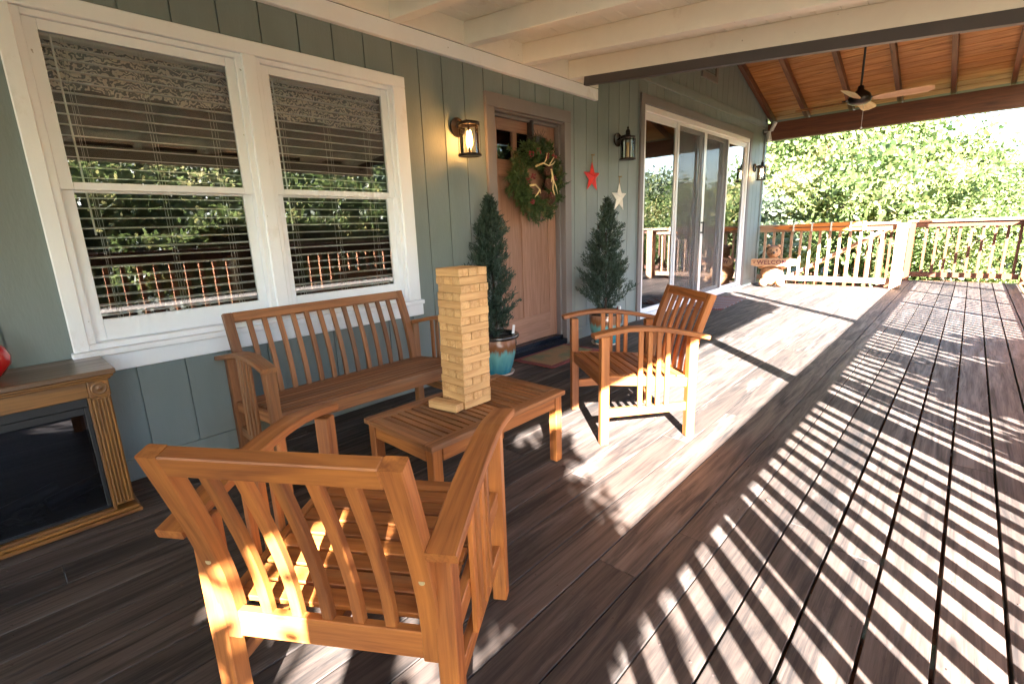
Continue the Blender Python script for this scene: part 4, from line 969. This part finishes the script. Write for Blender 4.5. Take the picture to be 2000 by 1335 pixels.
# block tower
tw = thing('block_tower', 'tall stacked tower of pale pine blocks standing on the coffee table', 'block tower', (1.337 + .080, 1.548 + .080, .366), R_(-1))
bl, bh, bw = .159, .0345, .053
bms = []
for i in range(5):
    mb = MB(); mb.box((0, 0, 0), (bl, bw - .0016, bh - .0008), None, .0022); me = mb.mesh('block', M_PINE); bms.append(me)
for L in range(18):
    for j in range(3):
        if L == 0 and j == 0: pass
        along_x = (L % 2 == 0)      # bottom layer: long side on the face seen on the right
        o_ = (j - 1) * bw; jx, jy = random.gauss(0, .002), random.gauss(0, .002); dx = .0012 * L * (1 if L % 3 else 1.3) * .6
        big = .006 if random.random() < .3 else 0
        if along_x: loc = (jx + random.uniform(-1, 1) * big + dx * .4, o_ + jy * .4 - dx * .6, bh * (L + .5)); rz = 0
        else: loc = (o_ + jx * .4 + dx * .4, jy + random.uniform(-1, 1) * big - dx * .6, bh * (L + .5)); rz = R_(90)
        inst('block', bms[random.randrange(5)], tw, loc, (0, 0, rz + random.gauss(0, .006)))
lb = MB(); lb.box((0, 0, bh / 2), (bl, bw, bh), None, .0014); o = lb.build('loose_block', M_PINE, None, loc=(1.298, 1.637, .3655)); o.rotation_euler = (0, 0, R_(100)); tag(o, 'single loose pine block lying against the foot of the tower', 'block')

# ------------------------------------------------------------------ trees
rngp = random.Random(11)
CR = [crown_mesh('crown', 21, 150, 105, 2.0, .115, M_LEAF, .85), crown_mesh('crown', 34, 140, 115, 2.0, .10, M_LEAF2, .9), crown_mesh('crown', 55, 150, 100, 2.0, .125, M_LEAF3, .8)]
def tree(x, y, zb, h, r, kind, label, red=False, group='trees beyond the deck'):
    t = thing('broadleaf_tree', label, 'tree', (x, y, zb), rngp.uniform(0, 6), group)
    mb = MB(); pts = []; a = rngp.uniform(0, 6)
    for i in range(6): f_ = i / 5; pts.append((.18 * math.sin(f_ * 3 + a), .18 * math.cos(f_ * 2 + a), f_ * h * .8))
    mb.tube(pts, [.05 * h * .5 * (1 - .75 * i / 5) for i in range(6)], 9)
    for i in range(7):
        b_ = rngp.uniform(0, 6.28); z0 = h * rngp.uniform(.3, .65); L = r * rngp.uniform(.6, .9); mb.tube([(0, 0, z0), (L * .5 * math.cos(b_), L * .5 * math.sin(b_), z0 + L * .35), (L * math.cos(b_), L * math.sin(b_), z0 + L * .75)], [.05, .035, .012], 6)
    mb.build('trunk', M_BARKR if red else M_BARK, t, True)
    s = r / 2.0; inst('crown', CR[kind], t, (0, 0, h - r * .75), (0, 0, rngp.uniform(0, 6)), (s, s, s * rngp.uniform(.85, 1.1)))
TREES = [
 (13.6, 4.6, -1.6, 3.6, 1.7, 2, 0), (15.0, 2.2, -1.5, 4.2, 1.9, 0, 0), (14.6, .2, -1.5, 3.3, 1.5, 1, 0), (16.2, -1.6, -1.4, 3.7, 1.6, 0, 0), (15.6, 6.4, -1.4, 5.2, 2.2, 1, 1),
 (18.5, 3.6, -1.1, 6.4, 2.7, 1, 1), (18.8, .6, -1.1, 4.0, 1.8, 0, 0), (18.0, -3.6, -1.2, 3.8, 2.0, 2, 0), (22.5, 5.6, -.7, 7.2, 3.2, 0, 0), (22.0, 2.6, -.7, 4.8, 2.2, 2, 0), (23.5, -1.0, -.7, 3.2, 1.6, 1, 0),
 (21.5, -5.6, -.9, 3.8, 2.3, 0, 0), (27, 8.5, -.2, 8.0, 3.6, 1, 0), (28, 3.4, -.2, 4.8, 2.4, 0, 0),
 (12.6, -5.0, -1.7, 3.6, 1.9, 0, 0), (14.5, -7.6, -1.6, 5.0, 2.4, 1, 0), (10.4, -7.4, -1.7, 4.3, 2.1, 2, 0), (11.6, -11, -1.6, 5.6, 2.8, 0, 0), (7.6, -8.4, -1.7, 4.4, 2.2, 0, 0), (5.0, -8.8, -1.6, 4.4, 2.2, 1, 0),
 (2.4, -9.6, -1.6, 4.6, 2.3, 0, 0), (-.4, -10.6, -1.6, 4.6, 2.3, 2, 0), (7.4, -13.2, -1.5, 6.2, 3.0, 1, 0), (3.2, -14, -1.5, 6.4, 3.0, 0, 0), (-1.2, -15, -1.5, 6.4, 3.2, 1, 0), (17.5, -11.5, -1.4, 6.2, 3.2, 0, 0), (13.2, -15.5, -1.4, 7.2, 3.6, 2, 0)]
for i, (x, y, zb, h, r, kd, rd) in enumerate(TREES):
    lab = ('tree in the sunlit woodland beyond the deck, ' + ['green leaved', 'yellow green leaved', 'grey green leaved'][kd] + (' with reddish trunk' if rd else ''))
    tree(x, y, zb, h, r, kd, lab, bool(rd), 'trees in the woodland beyond the deck, ' + ['green', 'yellow green', 'grey green'][kd])
# shrubs outside the right railing: they cast the dappled shade
SH = crown_mesh('foliage', 77, 150, 60, .5, .07, M_LEAF, .9, .35)
def shrub(x, y, z, sx, sz, label):
    t = thing('shrub', label, 'shrub', (x, y, -1.7), 0, 'shrubs outside the right hand railing')
    mb = MB(); mb.tube([(0, 0, 0), (.05, .02, (z + 1.7) * .5), (0, 0, z + 1.7)], [.05, .035, .015], 7); mb.build('stem', M_BARK, t, True)
    inst('foliage', SH, t, (0, 0, z + 1.7), (0, 0, x), (sx / .5, sx / .5, sz / .5))
SL_ = 'leafy shrub outside the right hand railing casting dappled shade'
shrub(-4.0, -1.85, 1.35, 1.3, 1.35, SL_); shrub(-3.55, -1.7, 2.0, .75, .75, SL_); shrub(-6.6, -2.3, 1.3, 1.6, 1.5, SL_); shrub(-1.62, -1.75, 2.12, .38, .40, SL_)  # unseen; left-hand ones added to block light from that end of the deck
shrub(2.7, -2.3, 1.05, .62, .62, SL_); shrub(1.75, -2.4, .85, .5, .5, SL_); shrub(3.9, -2.5, 1.0, .6, .6, SL_)
# low ground cover beyond the deck end
gcv = crown_mesh('undergrowth', 91, 900, 30, 1, .16, M_LEAF2, 1, .0)
me = gcv; co = np.empty(len(me.vertices) * 3, dtype=np.float32); me.vertices.foreach_get('co', co); co = co.reshape(-1, 3)
co[:, 0] = 14.5 + co[:, 0] * 3.0; co[:, 1] = -1 + co[:, 1] * 5.5; co[:, 2] = -1.35 + co[:, 2] * .5 + np.clip((co[:, 0] - 12) * .10, 0, 9); me.vertices.foreach_set('co', co.ravel()); me.update()
o = bpy.data.objects.new('undergrowth', me); COL.objects.link(o); tag(o, 'sunlit low undergrowth on the slope beyond the deck railing', 'undergrowth', kind='stuff')
